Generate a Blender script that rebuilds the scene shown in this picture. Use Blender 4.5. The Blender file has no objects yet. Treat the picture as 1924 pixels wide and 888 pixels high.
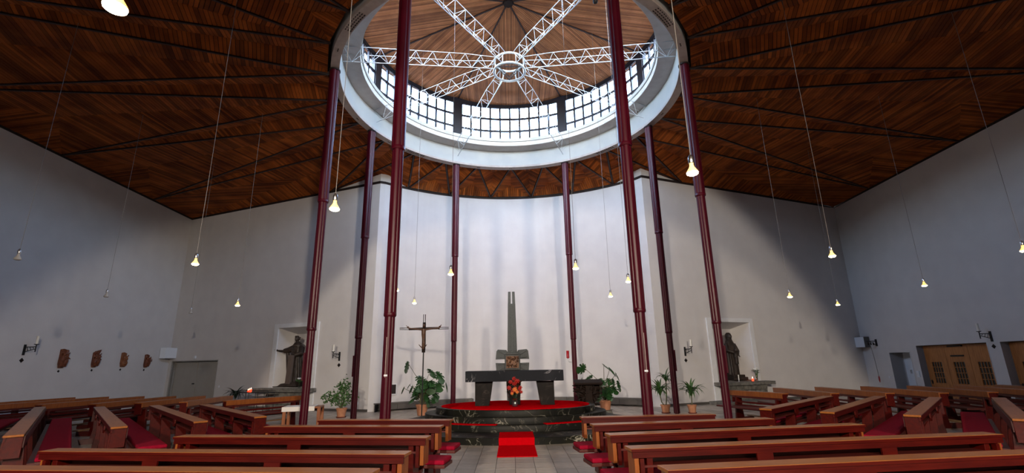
import bpy, math, random
from mathutils import Matrix, Vector
random.seed(7)
PI = math.pi
R_ = math.radians
scn = bpy.context.scene
col = scn.collection

# ------------------------------------------------------------------ camera
F, PITCH, ROLL, YAW = 869.48, 0.254457, 0.017613, 0.003380
cam_d = bpy.data.cameras.new('camera')
cam = bpy.data.objects.new('camera', cam_d)
col.objects.link(cam)
cam_d.sensor_fit = 'HORIZONTAL'
cam_d.sensor_width = 36
cam_d.lens = 36 * F / 1924
cam_d.shift_y = (458.05 - 444) / 1924
cam_d.clip_start = 0.05
sy_, cy_, sp_, cp_ = math.sin(YAW), math.cos(YAW), math.sin(PITCH), math.cos(PITCH)
fwd = Vector((sy_ * cp_, cy_ * cp_, sp_))
up0 = Vector((-sy_ * sp_, -cy_ * sp_, cp_))
rt0 = Vector((cy_, -sy_, 0))
rt = math.cos(ROLL) * rt0 - math.sin(ROLL) * up0
up = math.sin(ROLL) * rt0 + math.cos(ROLL) * up0
M = Matrix.Identity(4)
for i in range(3):
    M[i][0], M[i][1], M[i][2] = rt[i], up[i], -fwd[i]
M[0][3], M[1][3], M[2][3] = 0, 0, 1.6
cam.matrix_world = M
scn.camera = cam

# ------------------------------------------------------------------ light and exposure
scn.view_settings.view_transform = 'Standard'
scn.view_settings.look = 'None'
scn.view_settings.gamma = 1
scn.view_settings.use_curve_mapping = False
scn.view_settings.exposure = 0.16
SKY = 7.6                  # hazy bright sky, seen only through the lantern glazing
BULB_POWER = 16.0
FLOOD = 7000.0
world = bpy.data.worlds.new('world')
scn.world = world
world.use_nodes = True
wnt = world.node_tree
bgn = wnt.nodes['Background']
sky = wnt.nodes.new('ShaderNodeTexSky')         # hazy daylight, the sun hidden in haze behind the camera
sky.sky_type = 'NISHITA'; sky.sun_disc = False
sky.sun_elevation = math.radians(58); sky.sun_rotation = math.radians(180)
sky.air_density = 1.0; sky.dust_density = 2.5; sky.ozone_density = 1.0
wnt.links.new(sky.outputs[0], bgn.inputs[0])
bgn.inputs[1].default_value = SKY
def floodlight(x, y, z, d, half, power, col_):        # warm floodlights high on the rear wall, aimed at the altar
    L = bpy.data.lights.new('floodlight', 'SPOT'); L.energy = power; L.color = col_
    L.spot_size = 2 * math.radians(half); L.spot_blend = 0.12; L.shadow_soft_size = 0.25
    o = bpy.data.objects.new('floodlight', L); col.objects.link(o)
    o.location = (x, y, z); o.rotation_euler = Vector(d).to_track_quat('-Z', 'Y').to_euler(); return o
floodlight(-4.4, -8.6, 6.2, (.20, 1, -.38), 25.5, FLOOD, (1.0, .86, .70))
floodlight(4.4, -8.6, 6.2, (-.20, 1, -.38), 34.0, FLOOD, (1.0, .86, .70))
def window_portal(x, y, z, w, h, rz):          # helps the renderer find the daylight that enters by each lantern window
    d = bpy.data.lights.new('window_daylight', 'AREA'); d.shape = 'RECTANGLE'; d.size = w; d.size_y = h
    d.cycles.is_portal = True
    o = bpy.data.objects.new('window_daylight', d); col.objects.link(o)
    o.location = (x, y, z); o.rotation_euler = (R_(90), 0, rz + PI); return o
for a0_, a1_ in [(-25.64, 25.64), (25.64, 70.22), (70.22, 109.78), (109.78, 154.36), (154.36, 205.64), (205.64, 250.22), (250.22, 289.78), (289.78, 334.36)]:
    am_ = R_((a0_ + a1_) / 2); hw_ = R_((a1_ - a0_) / 2)
    rp_ = 5.30
    window_portal(0.058 - rp_ * math.sin(am_), 12.997 + rp_ * math.cos(am_), 11.6, 2 * 5.3 * math.tan(hw_), 2.0, am_)

# ------------------------------------------------------------------ materials
def node(nt, t, **kw):
    n = nt.nodes.new(t)
    for k, v in kw.items():
        if k in n.inputs: n.inputs[k].default_value = v
        else: setattr(n, k, v)
    return n

def mat(name, c1, c2=None, rough=0.6, metal=0.0, scale=6.0, stretch=(1, 1, 1), bump=0.0, bscale=40.0,
        tone=None, emit=None, estr=0.0, spec=0.5, coat=0.0, detail=4, contrast=(0.35, 0.65), trans=0.0, alpha=None):
    m = bpy.data.materials.new(name)
    m.use_nodes = True
    nt = m.node_tree
    b = nt.nodes['Principled BSDF']
    b.inputs['Roughness'].default_value = rough
    b.inputs['Metallic'].default_value = metal
    b.inputs['Specular IOR Level'].default_value = spec
    b.inputs['Coat Weight'].default_value = coat
    b.inputs['Coat Roughness'].default_value = 0.15
    b.inputs['Transmission Weight'].default_value = trans
    b.inputs['Base Color'].default_value = (*c1, 1)
    tc = node(nt, 'ShaderNodeTexCoord')
    mp = node(nt, 'ShaderNodeMapping')
    mp.inputs['Scale'].default_value = stretch
    nt.links.new(tc.outputs['Object'], mp.inputs[0])
    out = None
    if c2 is not None:
        nz = node(nt, 'ShaderNodeTexNoise', Scale=scale, Detail=detail)
        nt.links.new(mp.outputs[0], nz.inputs['Vector'])
        rp = node(nt, 'ShaderNodeMapRange')
        rp.inputs[1].default_value, rp.inputs[2].default_value = contrast
        nt.links.new(nz.outputs[0], rp.inputs[0])
        mx = node(nt, 'ShaderNodeMix', data_type='RGBA')
        mx.inputs[6].default_value = (*c1, 1)
        mx.inputs[7].default_value = (*c2, 1)
        nt.links.new(rp.outputs[0], mx.inputs[0])
        out = mx.outputs[2]
    if tone is not None:
        at = node(nt, 'ShaderNodeAttribute', attribute_name='tone')
        mr = node(nt, 'ShaderNodeMapRange')
        mr.inputs[3].default_value, mr.inputs[4].default_value = tone
        nt.links.new(at.outputs['Fac'], mr.inputs[0])
        mm = node(nt, 'ShaderNodeMix', data_type='RGBA', blend_type='MULTIPLY')
        mm.inputs[0].default_value = 1
        if out: nt.links.new(out, mm.inputs[6])
        else: mm.inputs[6].default_value = (*c1, 1)
        nt.links.new(mr.outputs[0], mm.inputs[7])
        out = mm.outputs[2]
    if out: nt.links.new(out, b.inputs['Base Color'])
    if bump:
        n2 = node(nt, 'ShaderNodeTexNoise', Scale=bscale, Detail=3.0)
        nt.links.new(mp.outputs[0], n2.inputs['Vector'])
        bp = node(nt, 'ShaderNodeBump', Strength=bump, Distance=0.02)
        nt.links.new(n2.outputs[0], bp.inputs['Height'])
        nt.links.new(bp.outputs[0], b.inputs['Normal'])
    if emit:
        b.inputs['Emission Color'].default_value = (*emit, 1)
        b.inputs['Emission Strength'].default_value = estr
    return m

MT = {}
MT['wall'] = mat('wall_plaster', (0.62, 0.60, 0.595), (0.585, 0.565, 0.565), rough=0.9, scale=1.5, bump=0.15, bscale=60, spec=0.2)
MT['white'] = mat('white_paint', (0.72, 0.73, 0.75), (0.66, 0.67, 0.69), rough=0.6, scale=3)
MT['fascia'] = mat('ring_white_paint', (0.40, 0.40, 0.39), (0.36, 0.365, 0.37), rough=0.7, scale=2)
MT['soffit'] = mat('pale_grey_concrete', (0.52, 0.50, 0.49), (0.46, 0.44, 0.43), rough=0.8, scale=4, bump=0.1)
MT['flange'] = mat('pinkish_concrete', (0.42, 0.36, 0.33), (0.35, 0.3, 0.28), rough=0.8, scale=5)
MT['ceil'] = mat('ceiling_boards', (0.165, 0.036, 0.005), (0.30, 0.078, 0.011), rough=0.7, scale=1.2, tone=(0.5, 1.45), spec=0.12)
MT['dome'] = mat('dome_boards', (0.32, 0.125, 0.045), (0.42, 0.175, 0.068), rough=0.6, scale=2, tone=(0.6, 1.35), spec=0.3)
MT['dark'] = mat('dark_backing', (0.012, 0.005, 0.004), rough=0.8)
MT['beam'] = mat('dark_beam_wood', (0.022, 0.007, 0.005), rough=0.6)
MT['frame'] = mat('dark_blue_frame', (0.008, 0.010, 0.022), rough=0.45)
def glass(name, tint, gl=0.06):
    m = bpy.data.materials.new(name); m.use_nodes = True; nt = m.node_tree
    nt.nodes.remove(nt.nodes['Principled BSDF'])
    t = node(nt, 'ShaderNodeBsdfTransparent'); t.inputs[0].default_value = (*tint, 1)
    g = node(nt, 'ShaderNodeBsdfGlossy'); g.inputs['Roughness'].default_value = 0.05
    x = node(nt, 'ShaderNodeMixShader'); x.inputs[0].default_value = gl
    nt.links.new(t.outputs[0], x.inputs[1]); nt.links.new(g.outputs[0], x.inputs[2])
    nt.links.new(x.outputs[0], nt.nodes['Material Output'].inputs[0])
    return m
MT['pane'] = glass('thin_window_glass', (0.93, 0.96, 0.97))
MT['vase'] = glass('clear_vase_glass', (0.80, 0.86, 0.84), 0.2)
MT['column'] = mat('maroon_lacquered_steel', (0.060, 0.0012, 0.009), (0.048, 0.001, 0.007), rough=0.38, scale=2, spec=0.35)
MT['truss'] = mat('white_painted_steel', (0.42, 0.44, 0.46), rough=0.4)
MT['steel'] = mat('brushed_steel', (0.55, 0.55, 0.56), rough=0.3, metal=1.0)
MT['tile'] = mat('stone_floor_tile', (0.33, 0.285, 0.24), (0.50, 0.44, 0.38), rough=0.35, scale=5, stretch=(1, 3, 1), tone=(0.72, 1.15), detail=6)
MT['grout'] = mat('dark_grout', (0.07, 0.06, 0.05), rough=0.9)
MT['pew'] = mat('varnished_red_wood', (0.045, 0.0016, 0.0010), (0.070, 0.0035, 0.0014), rough=0.36, scale=3, stretch=(1, 8, 8), spec=0.3)
MT['pewtop'] = mat('varnished_orange_wood', (0.25, 0.080, 0.018), (0.33, 0.115, 0.028), rough=0.32, scale=3, stretch=(1, 10, 10), spec=0.3)
MT['pewend'] = mat('orange_wood_end', (0.20, 0.052, 0.010), (0.26, 0.075, 0.014), rough=0.35, scale=4, stretch=(6, 6, 1))
MT['pewdark'] = mat('dark_red_wood', (0.05, 0.004, 0.002), (0.075, 0.007, 0.004), rough=0.45, scale=3, stretch=(1, 8, 8))
MT['kneel'] = mat('tan_wood', (0.24, 0.13, 0.055), (0.30, 0.17, 0.08), rough=0.45, scale=3, stretch=(1, 10, 10))
MT['cushion'] = mat('crimson_cushion', (0.27, 0.003, 0.022), (0.22, 0.002, 0.017), spec=0.1, rough=0.85, scale=20, bump=0.2, bscale=200)
MT['carpet'] = mat('red_carpet', (0.60, 0.002, 0.007), (0.53, 0.002, 0.006), rough=0.95, scale=30, bump=0.3, bscale=300, spec=0.0)
MT['granite'] = mat('dark_grey_granite', (0.050, 0.057, 0.060), (0.10, 0.11, 0.113), rough=0.6, scale=60, spec=0.3)
MT['bronze'] = mat('dark_bronze', (0.010, 0.0045, 0.003), (0.018, 0.009, 0.006), rough=0.7, spec=0.2, metal=0.0, scale=12)
MT['bronzebr'] = mat('brown_bronze_relief', (0.05, 0.018, 0.007), (0.13, 0.05, 0.016), rough=0.45, metal=0.3, scale=14)
MT['corpus'] = mat('brown_bronze_figure', (0.05, 0.020, 0.009), (0.09, 0.038, 0.016), rough=0.45, scale=12)
MT['statue'] = mat('dark_brown_statue', (0.024, 0.016, 0.012), (0.048, 0.032, 0.024), rough=0.5, scale=8, spec=0.4)
MT['statuel'] = mat('grey_brown_wood_post', (0.085, 0.062, 0.052), (0.11, 0.082, 0.070), rough=0.6, scale=6, stretch=(6, 6, 1))
MT['carved'] = mat('carved_wood', (0.10, 0.026, 0.009), (0.18, 0.052, 0.018), rough=0.5, scale=10)
MT['carved2'] = mat('paler_carved_wood', (0.16, 0.05, 0.017), (0.24, 0.085, 0.028), rough=0.5, scale=10)
MT['iron'] = mat('black_iron', (0.010, 0.010, 0.012), rough=0.5, metal=0.3)
MT['wax'] = mat('white_wax', (0.75, 0.72, 0.64), rough=0.5)
MT['plate'] = mat('white_plastic', (0.68, 0.72, 0.78), rough=0.4)
MT['cable'] = mat('pale_cable', (0.20, 0.18, 0.165), rough=0.6)
MT['leaf'] = mat('dark_green_leaf', (0.012, 0.05, 0.014), (0.03, 0.09, 0.025), rough=0.35, scale=8)
MT['leaf2'] = mat('mid_green_leaf', (0.03, 0.085, 0.02), (0.06, 0.14, 0.035), rough=0.45, scale=8)
MT['leafdk'] = mat('blackish_green_leaf', (0.008, 0.018, 0.010), (0.014, 0.03, 0.014), rough=0.4, scale=8)
MT['stem'] = mat('green_brown_stem', (0.10, 0.10, 0.05), rough=0.7)
MT['terra'] = mat('terracotta', (0.40, 0.17, 0.09), (0.48, 0.22, 0.12), rough=0.85, scale=10)
MT['saucer'] = mat('dark_red_saucer', (0.14, 0.015, 0.01), rough=0.6)
MT['soil'] = mat('soil', (0.03, 0.02, 0.014), rough=0.95)
MT['door_w'] = mat('honey_oak', (0.33, 0.115, 0.028), (0.44, 0.17, 0.045), rough=0.4, scale=3, stretch=(8, 8, 1))
MT['door_g'] = mat('greige_door_paint', (0.36, 0.345, 0.32), (0.34, 0.325, 0.30), rough=0.6, scale=2)
MT['pane_dk'] = mat('dark_glass', (0.008, 0.008, 0.010), rough=0.12)
MT['cloth'] = mat('white_cloth', (0.75, 0.72, 0.70), rough=0.9)
MT['stoneb'] = mat('mottled_grey_stone', (0.085, 0.08, 0.07), (0.19, 0.18, 0.16), rough=0.8, scale=7, bump=0.3, bscale=20)
MT['conv'] = mat('grey_brown_metal', (0.10, 0.09, 0.082), rough=0.5, metal=0.2)
MT['redflower'] = mat('red_petal', (0.28, 0.006, 0.006), (0.42, 0.012, 0.006), rough=0.6, scale=20)
MT['orflower'] = mat('orange_petal', (0.65, 0.10, 0.012), (0.7, 0.22, 0.03), rough=0.6, scale=20)
MT['whflower'] = mat('white_petal', (0.8, 0.8, 0.78), rough=0.6)
MT['bulb'] = mat('warm_lamp_glass', (1, 0.8, 0.45), rough=0.3, emit=(1.0, 0.55, 0.10), estr=1.3)
MT['bulbhot'] = mat('glowing_lamp_lens', (1, 0.9, 0.6), rough=0.3, emit=(1.0, 0.78, 0.42), estr=BULB_POWER * 3.2)
MT['bulboff'] = mat('unlit_lamp_glass', (0.45, 0.43, 0.40), rough=0.2)
MT['redwax'] = mat('red_candle_glow', (0.9, 0.05, 0.02), rough=0.4, emit=(1.0, 0.06, 0.02), estr=2.2)
MT['redglass'] = mat('dark_red_glass', (0.30, 0.005, 0.012), rough=0.2)
MT['flame'] = mat('flame', (1, 0.6, 0.2), rough=0.5, emit=(1.0, 0.62, 0.35), estr=8.0)

def marble(name, base, vein, olive, scale=1.6, rough=0.16):
    m = bpy.data.materials.new(name)
    m.use_nodes = True
    nt = m.node_tree
    b = nt.nodes['Principled BSDF']
    b.inputs['Roughness'].default_value = rough; b.inputs['Specular IOR Level'].default_value = 0.12
    tc = node(nt, 'ShaderNodeTexCoord')
    nz = node(nt, 'ShaderNodeTexNoise', Scale=scale, Detail=8.0, Distortion=1.6)
    nt.links.new(tc.outputs['Object'], nz.inputs['Vector'])
    ab = node(nt, 'ShaderNodeMath', operation='SUBTRACT'); ab.inputs[1].default_value = 0.5
    nt.links.new(nz.outputs[0], ab.inputs[0])
    a2 = node(nt, 'ShaderNodeMath', operation='ABSOLUTE'); nt.links.new(ab.outputs[0], a2.inputs[0])
    r = node(nt, 'ShaderNodeMapRange'); r.inputs[1].default_value = 0.0; r.inputs[2].default_value = 0.018
    r.inputs[3].default_value = 1; r.inputs[4].default_value = 0
    nt.links.new(a2.outputs[0], r.inputs[0])
    n2 = node(nt, 'ShaderNodeTexNoise', Scale=scale * 1.3, Detail=2.0)
    nt.links.new(tc.outputs['Object'], n2.inputs['Vector'])
    r2 = node(nt, 'ShaderNodeMapRange'); r2.inputs[1].default_value = 0.45; r2.inputs[2].default_value = 0.7
    nt.links.new(n2.outputs[0], r2.inputs[0])
    mu = node(nt, 'ShaderNodeMath', operation='MULTIPLY')
    nt.links.new(r.outputs[0], mu.inputs[0]); nt.links.new(r2.outputs[0], mu.inputs[1])
    m1 = node(nt, 'ShaderNodeMix', data_type='RGBA')
    m1.inputs[6].default_value = (*base, 1); m1.inputs[7].default_value = (*olive, 1)
    nt.links.new(r2.outputs[0], m1.inputs[0])
    m2 = node(nt, 'ShaderNodeMix', data_type='RGBA')
    nt.links.new(mu.outputs[0], m2.inputs[0]); nt.links.new(m1.outputs[2], m2.inputs[6])
    m2.inputs[7].default_value = (*vein, 1)
    nt.links.new(m2.outputs[2], b.inputs['Base Color'])
    return m
MT['marble'] = marble('black_veined_marble', (0.010, 0.010, 0.009), (0.38, 0.36, 0.30), (0.016, 0.016, 0.010), 1.9, 0.42)
MT['altar'] = marble('slate_blue_marble', (0.007, 0.009, 0.015), (0.45, 0.45, 0.50), (0.016, 0.018, 0.025), 1.5, 0.5)
MT['altarleg'] = marble('dark_brown_marble', (0.008, 0.0065, 0.006), (0.07, 0.06, 0.055), (0.018, 0.015, 0.013), 3.0, 0.5)

# ------------------------------------------------------------------ mesh helpers
class MB:
    def __init__(s):
        s.v, s.f, s.t = [], [], []
    def add(s, vs, fs, tone=0.5):
        o = len(s.v)
        s.v += [tuple(p) for p in vs]
        for f in fs:
            s.f.append([i + o for i in f]); s.t.append(tone)
        return s
    def hexa(s, p, tone=0.5):           # 4 bottom ccw, 4 top
        return s.add(p, [(3, 2, 1, 0), (4, 5, 6, 7), (0, 1, 5, 4), (1, 2, 6, 5), (2, 3, 7, 6), (3, 0, 4, 7)], tone)
    def box(s, x0, x1, y0, y1, z0, z1, tone=0.5):
        return s.hexa([(x0, y0, z0), (x1, y0, z0), (x1, y1, z0), (x0, y1, z0), (x0, y0, z1), (x1, y0, z1), (x1, y1, z1), (x0, y1, z1)], tone)
    def prism(s, poly, z0, z1, tone=0.5):
        n = len(poly)
        return s.add([(x, y, z0) for x, y in poly] + [(x, y, z1) for x, y in poly],
                     [tuple(range(n))[::-1], tuple(range(n, 2 * n))] + [(i, (i + 1) % n, (i + 1) % n + n, i + n) for i in range(n)], tone)
    def slab(s, poly, y0, y1, tone=0.5):     # polygon in (x,z), extruded along y
        n = len(poly)
        return s.add([(x, y0, z) for x, z in poly] + [(x, y1, z) for x, z in poly],
                     [tuple(range(n)), tuple(range(n, 2 * n))[::-1]] + [(i, i + n, (i + 1) % n + n, (i + 1) % n) for i in range(n)], tone)
    def side(s, poly, x0, x1, tone=0.5):     # polygon in (y,z), extruded along x
        n = len(poly)
        return s.add([(x0, y, z) for y, z in poly] + [(x1, y, z) for y, z in poly],
                     [tuple(range(n))[::-1], tuple(range(n, 2 * n))] + [(i, (i + 1) % n, (i + 1) % n + n, i + n) for i in range(n)], tone)
    def tube(s, pts, r, n=8, tone=0.5):
        pts = [Vector(p) for p in pts]
        rs = r if isinstance(r, (list, tuple)) else [r] * len(pts)
        vs, fs = [], []
        prev = None
        for i, p in enumerate(pts):
            d = (pts[min(i + 1, len(pts) - 1)] - pts[max(i - 1, 0)]).normalized()
            if prev is None:
                a = d.orthogonal().normalized()
            else:
                a = (prev - d * prev.dot(d)); a = a.normalized() if a.length > 1e-6 else d.orthogonal().normalized()
            prev = a
            b = d.cross(a)
            for k in range(n):
                t = 2 * PI * k / n
                vs.append(p + (a * math.cos(t) + b * math.sin(t)) * rs[i])
        for i in range(len(pts) - 1):
            for k in range(n):
                fs.append((i * n + k, i * n + (k + 1) % n, (i + 1) * n + (k + 1) % n, (i + 1) * n + k))
        fs.append(tuple(range(n))[::-1]); fs.append(tuple(range((len(pts) - 1) * n, len(pts) * n)))
        return s.add(vs, fs, tone)
    def lathe(s, prof, n=24, c=(0, 0), sx=1, sy=1, closed=False, tone=0.5):
        vs, fs = [], []
        m = len(prof)
        for r, z in prof:
            for k in range(n):
                t = 2 * PI * k / n
                vs.append((c[0] + r * sx * math.cos(t), c[1] + r * sy * math.sin(t), z))
        for i in range(m if closed else m - 1):
            j = (i + 1) % m
            for k in range(n):
                fs.append((i * n + k, i * n + (k + 1) % n, j * n + (k + 1) % n, j * n + k))
        if not closed:
            fs.append(tuple(range(n))[::-1]); fs.append(tuple(range((m - 1) * n, m * n)))
        return s.add(vs, fs, tone)
    def ball(s, c, r, n=12, m=8, tone=0.5):
        rx, ry, rz = r if isinstance(r, (list, tuple)) else (r, r, r)
        vs, fs = [(c[0], c[1], c[2] - rz)], []
        for i in range(1, m):
            a = -PI / 2 + PI * i / m
            for k in range(n):
                t = 2 * PI * k / n
                vs.append((c[0] + rx * math.cos(a) * math.cos(t), c[1] + ry * math.cos(a) * math.sin(t), c[2] + rz * math.sin(a)))
        vs.append((c[0], c[1], c[2] + rz))
        for k in range(n):
            fs.append((0, 1 + (k + 1) % n, 1 + k))
            fs.append((len(vs) - 1, 1 + (m - 2) * n + k, 1 + (m - 2) * n + (k + 1) % n))
        for i in range(m - 2):
            for k in range(n):
                fs.append((1 + i * n + k, 1 + i * n + (k + 1) % n, 1 + (i + 1) * n + (k + 1) % n, 1 + (i + 1) * n + k))
        return s.add(vs, fs, tone)
    def xf(s, m):
        s.v = [tuple(m @ Vector(p)) for p in s.v]
        return s
    def mesh(s, name, smooth=False):
        me = bpy.data.meshes.new(name)
        me.from_pydata(s.v, [], s.f)
        at = me.attributes.new('tone', 'FLOAT', 'FACE')
        at.data.foreach_set('value', s.t)
        if smooth:
            me.polygons.foreach_set('use_smooth', [True] * len(me.polygons))
            me.set_sharp_from_angle(angle=R_(38))
        me.update()
        return me
    def build(s, name, m, parent=None, loc=(0, 0, 0), rz=0, smooth=False, kind=None, bevel=0, label=None, remesh=0):
        me = s.mesh(name, smooth)
        me.materials.append(MT[m])
        o = bpy.data.objects.new(name, me)
        col.objects.link(o)
        o.location = loc; o.rotation_euler[2] = rz
        if parent is not None: o.parent = parent
        if kind: o['kind'] = kind
        if label: o['label'] = label
        if bevel:
            b = o.modifiers.new('bevel', 'BEVEL'); b.width = bevel; b.segments = 2; b.limit_method = 'ANGLE'
        if remesh:
            r = o.modifiers.new('remesh', 'REMESH'); r.mode = 'VOXEL'; r.voxel_size = remesh; r.use_smooth_shade = True
        return o

def put(me, name, parent, loc=(0, 0, 0), rot=(0, 0, 0), m=None):
    o = bpy.data.objects.new(name, me); col.objects.link(o)
    o.parent = parent; o.location = loc; o.rotation_euler = rot
    if m: me.materials.append(MT[m])
    return o
def tag(o, label, cat, group=None):
    o['label'] = label; o['category'] = cat
    if group: o['group'] = group
    return o
def empty(name, loc=(0, 0, 0), rz=0, kind=None):
    o = bpy.data.objects.new(name, None); col.objects.link(o)
    o.empty_display_size = 0.1
    o.location = loc; o.rotation_euler[2] = rz
    if kind: o['kind'] = kind
    return o
def thing(name, label, cat, loc=(0, 0, 0), rz=0, group=None):
    return tag(empty(name, loc, rz), label, cat, group)
def copy_tree(o, parent=None):
    c = o.copy(); col.objects.link(c)
    if parent: c.parent = parent
    for ch in list(o.children): copy_tree(ch, c)
    return c

# ------------------------------------------------------------------ layout numbers
CX, CD = 0.058, 12.997          # axis of the ring
HW = 9.02                       # top of the walls
ZR = 9.605                      # underside of the ring beam
A1, A2 = 25.64, 70.22
ANG = [A1, A2, 180 - A2, 180 - A1, 180 + A1, 180 + A2, 360 - A2, 360 - A1]   # counter-clockwise seen from below
def pos(r, a, z=None):
    a = R_(a)
    p = (CX - r * math.sin(a), CD + r * math.cos(a))
    return p if z is None else (*p, z)
CL, AL, AR, CR = (-16.19, 22.48), (-5.37, 18.02), (5.46, 17.85), (16.46, 22.31)
FL, FR = (-14.85, -9.0), (14.85, -9.0)
def frame(A, B):
    d = math.hypot(B[0] - A[0], B[1] - A[1])
    return (A, ((B[0] - A[0]) / d, (B[1] - A[1]) / d), d)
W_BL = frame(CL, AL)
W_BR = frame(AR, CR)
W_L = frame(FL, CL)
W_R = frame(CR, FR)
W_F = frame(FR, FL)
def wp(W, s, d=0.0, z=0.0):       # s along the wall, d out into the room
    (ax, ay), (ux, uy), L = W
    return (ax + ux * s + uy * d, ay + uy * s - ux * d, z)
def wrz(W): return math.atan2(W[1][1], W[1][0])

# ------------------------------------------------------------------ walls
def wall(name, W, holes, thick=0.9, s0=0.0, s1=None, z1=HW + 0.6):
    L = W[2]; s1 = L if s1 is None else s1
    xs = sorted({s0, s1} | {h[0] for h in holes} | {h[1] for h in holes})
    zs = sorted({-0.3, z1} | {h[2] for h in holes} | {h[3] for h in holes})
    mb = MB()
    vid = {}
    def V(x, y, z):
        k = (round(x, 4), y, round(z, 4))
        if k not in vid:
            vid[k] = len(mb.v); mb.v.append((x, y, z))
        return vid[k]
    def solid(i, j):
        if i < 0 or j < 0 or i >= len(xs) - 1 or j >= len(zs) - 1: return False
        cx, cz = (xs[i] + xs[i + 1]) / 2, (zs[j] + zs[j + 1]) / 2
        return not any(h[0] < cx < h[1] and h[2] < cz < h[3] for h in holes)
    for i in range(len(xs) - 1):
        for j in range(len(zs) - 1):
            if not solid(i, j): continue
            a, b, c, d = xs[i], xs[i + 1], zs[j], zs[j + 1]
            q = [(V(a, 0, c), V(b, 0, c), V(b, 0, d), V(a, 0, d)), (V(b, thick, c), V(a, thick, c), V(a, thick, d), V(b, thick, d))]
            if not solid(i - 1, j): q.append((V(a, thick, c), V(a, 0, c), V(a, 0, d), V(a, thick, d)))
            if not solid(i + 1, j): q.append((V(b, 0, c), V(b, thick, c), V(b, thick, d), V(b, 0, d)))
            if not solid(i, j - 1): q.append((V(a, 0, c), V(a, thick, c), V(b, thick, c), V(b, 0, c)))
            if not solid(i, j + 1): q.append((V(a, 0, d), V(b, 0, d), V(b, thick, d), V(a, thick, d)))
            for f in q: mb.f.append(list(f)); mb.t.append(0.5)
    return mb.build(name, 'wall', None, (*W[0], 0), wrz(W), kind='structure')

def sal(W, x, y):   # distance along the wall of a ground point
    return (x - W[0][0]) * W[1][0] + (y - W[0][1]) * W[1][1]
# openings
DL = (0.28, 3.35, 0, 1.99)
NL = (6.86, 8.84, 0.86, 3.25)
NR = (2.78, 4.82, 0.80, 3.13)
DR1 = (sal(W_R, 16.4, 20.66), sal(W_R, 16.4, 19.53), 0, 1.81)
DR2 = (sal(W_R, 16.3, 19.13), sal(W_R, 16.2, 16.11), 0, 2.05)
DR3 = (sal(W_R, 16.2, 15.62), sal(W_R, 16.2, 12.6), 0, 2.05)
wall('wall_back_left', W_BL, [DL, NL])
wall('wall_back_right', W_BR, [NR])
wall('wall_left', W_L, [])
wall('wall_right', W_R, [DR1, DR2, DR3])
wall('wall_front', W_F, [])
# curved apse wall
def apse():
    pts = []
    # circle through both corners and the middle of the arc
    c0 = (0.045, 17.93); half = 5.415; sag = 2.27
    R = (half * half + sag * sag) / (2 * sag)
    cy = 20.20 - R
    a0 = math.asin(half / R)
    if 20.20 - cy < 0: pass
    N = 48
    for i in range(N + 1):
        a = -a0 + 2 * a0 * i / N
        y = cy + R * math.cos(a)
        y += (AL[1] - (cy + R * math.cos(a0))) * (1 - (i / N)) * 0 
        pts.append((0.045 + R * math.sin(a), y))
    pts[0] = AL; pts[-1] = AR
    out = [(0.045 + (R + 0.5) * math.sin(-a0 + 2 * a0 * i / N), cy + (R + 0.5) * math.cos(-a0 + 2 * a0 * i / N)) for i in range(N + 1)]
    return pts, out
AP, APO = apse()
mb = MB()
for i in range(len(AP) - 1):
    a, b, c, d = AP[i], AP[i + 1], APO[i + 1], APO[i]
    z0, z1 = -0.3, HW + 0.6
    o = len(mb.v)
    mb.v += [(*a, z0), (*b, z0), (*c, z0), (*d, z0), (*a, z1), (*b, z1), (*c, z1), (*d, z1)]
    for f in [(o, o + 1, o + 5, o + 4), (o + 2, o + 3, o + 7, o + 6), (o + 4, o + 5, o + 6, o + 7)]:
        mb.f.append(list(f)); mb.t.append(.5)
mb.build('wall_apse', 'wall', smooth=True, kind='structure')

# baseboards
def baseboard(name, W, spans, h=0.09):
    mb = MB()
    for a, b in spans: mb.box(a, b, -0.025, 0.0, 0, h)
    mb.build(name, 'conv', None, (*W[0], 0), wrz(W), kind='structure')
baseboard('baseboard_back_left', W_BL, [(3.45, 6.6), (9.1, W_BL[2])])
baseboard('baseboard_back_right', W_BR, [(0, 2.5), (5.1, W_BR[2])])
baseboard('baseboard_left', W_L, [(0, W_L[2])])
baseboard('baseboard_right', W_R, [(0, DR1[0] - .1), (DR1[1] + .1, DR2[0] - .12), (DR2[1] + .12, DR3[0] - .12), (DR3[1] + .12, W_R[2])])

# ------------------------------------------------------------------ floor
fl = MB()
fl.add([(-17.5, -10, -0.012), (17.5, -10, -0.012), (17.5, 24, -0.012), (-17.5, 24, -0.012)], [(0, 1, 2, 3)])
floor = fl.build('floor', 'grout', kind='structure')
TW, TD = 0.318, 0.40
tile_me = MB().box(-TW / 2 + .004, TW / 2 - .004, -TD / 2 + .004, TD / 2 - .004, -0.02, 0.0)
tiles = []
for v in range(6):
    me = MB().box(-TW / 2 + .004, TW / 2 - .004, -TD / 2 + .004, TD / 2 - .004, -0.02, 0.0, 0.1 + 0.16 * v).mesh('tile')
    me.materials.append(MT['tile']); tiles.append(me)
rest = MB()
for i in range(-53, 54):
    for j in range(-45, 36):
        x = 0.02 + TW * (i + 0.5); y = 9.2 + TD * (j + 0.5)
        if abs(x) > 16.6 or y > 22.8 or y < -9: continue
        if -5 <= i <= 4 and -12 <= j <= 2:
            t = put(random.choice(tiles), 'tile', floor, (x, y, random.uniform(-.0015, .0)))
        else:
            rest.box(x - TW / 2 + .004, x + TW / 2 - .004, y - TD / 2 + .004, y + TD / 2 - .004, -0.011, 0.0, random.random())
rest.build('tile_field', 'tile', floor, kind='stuff')

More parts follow.
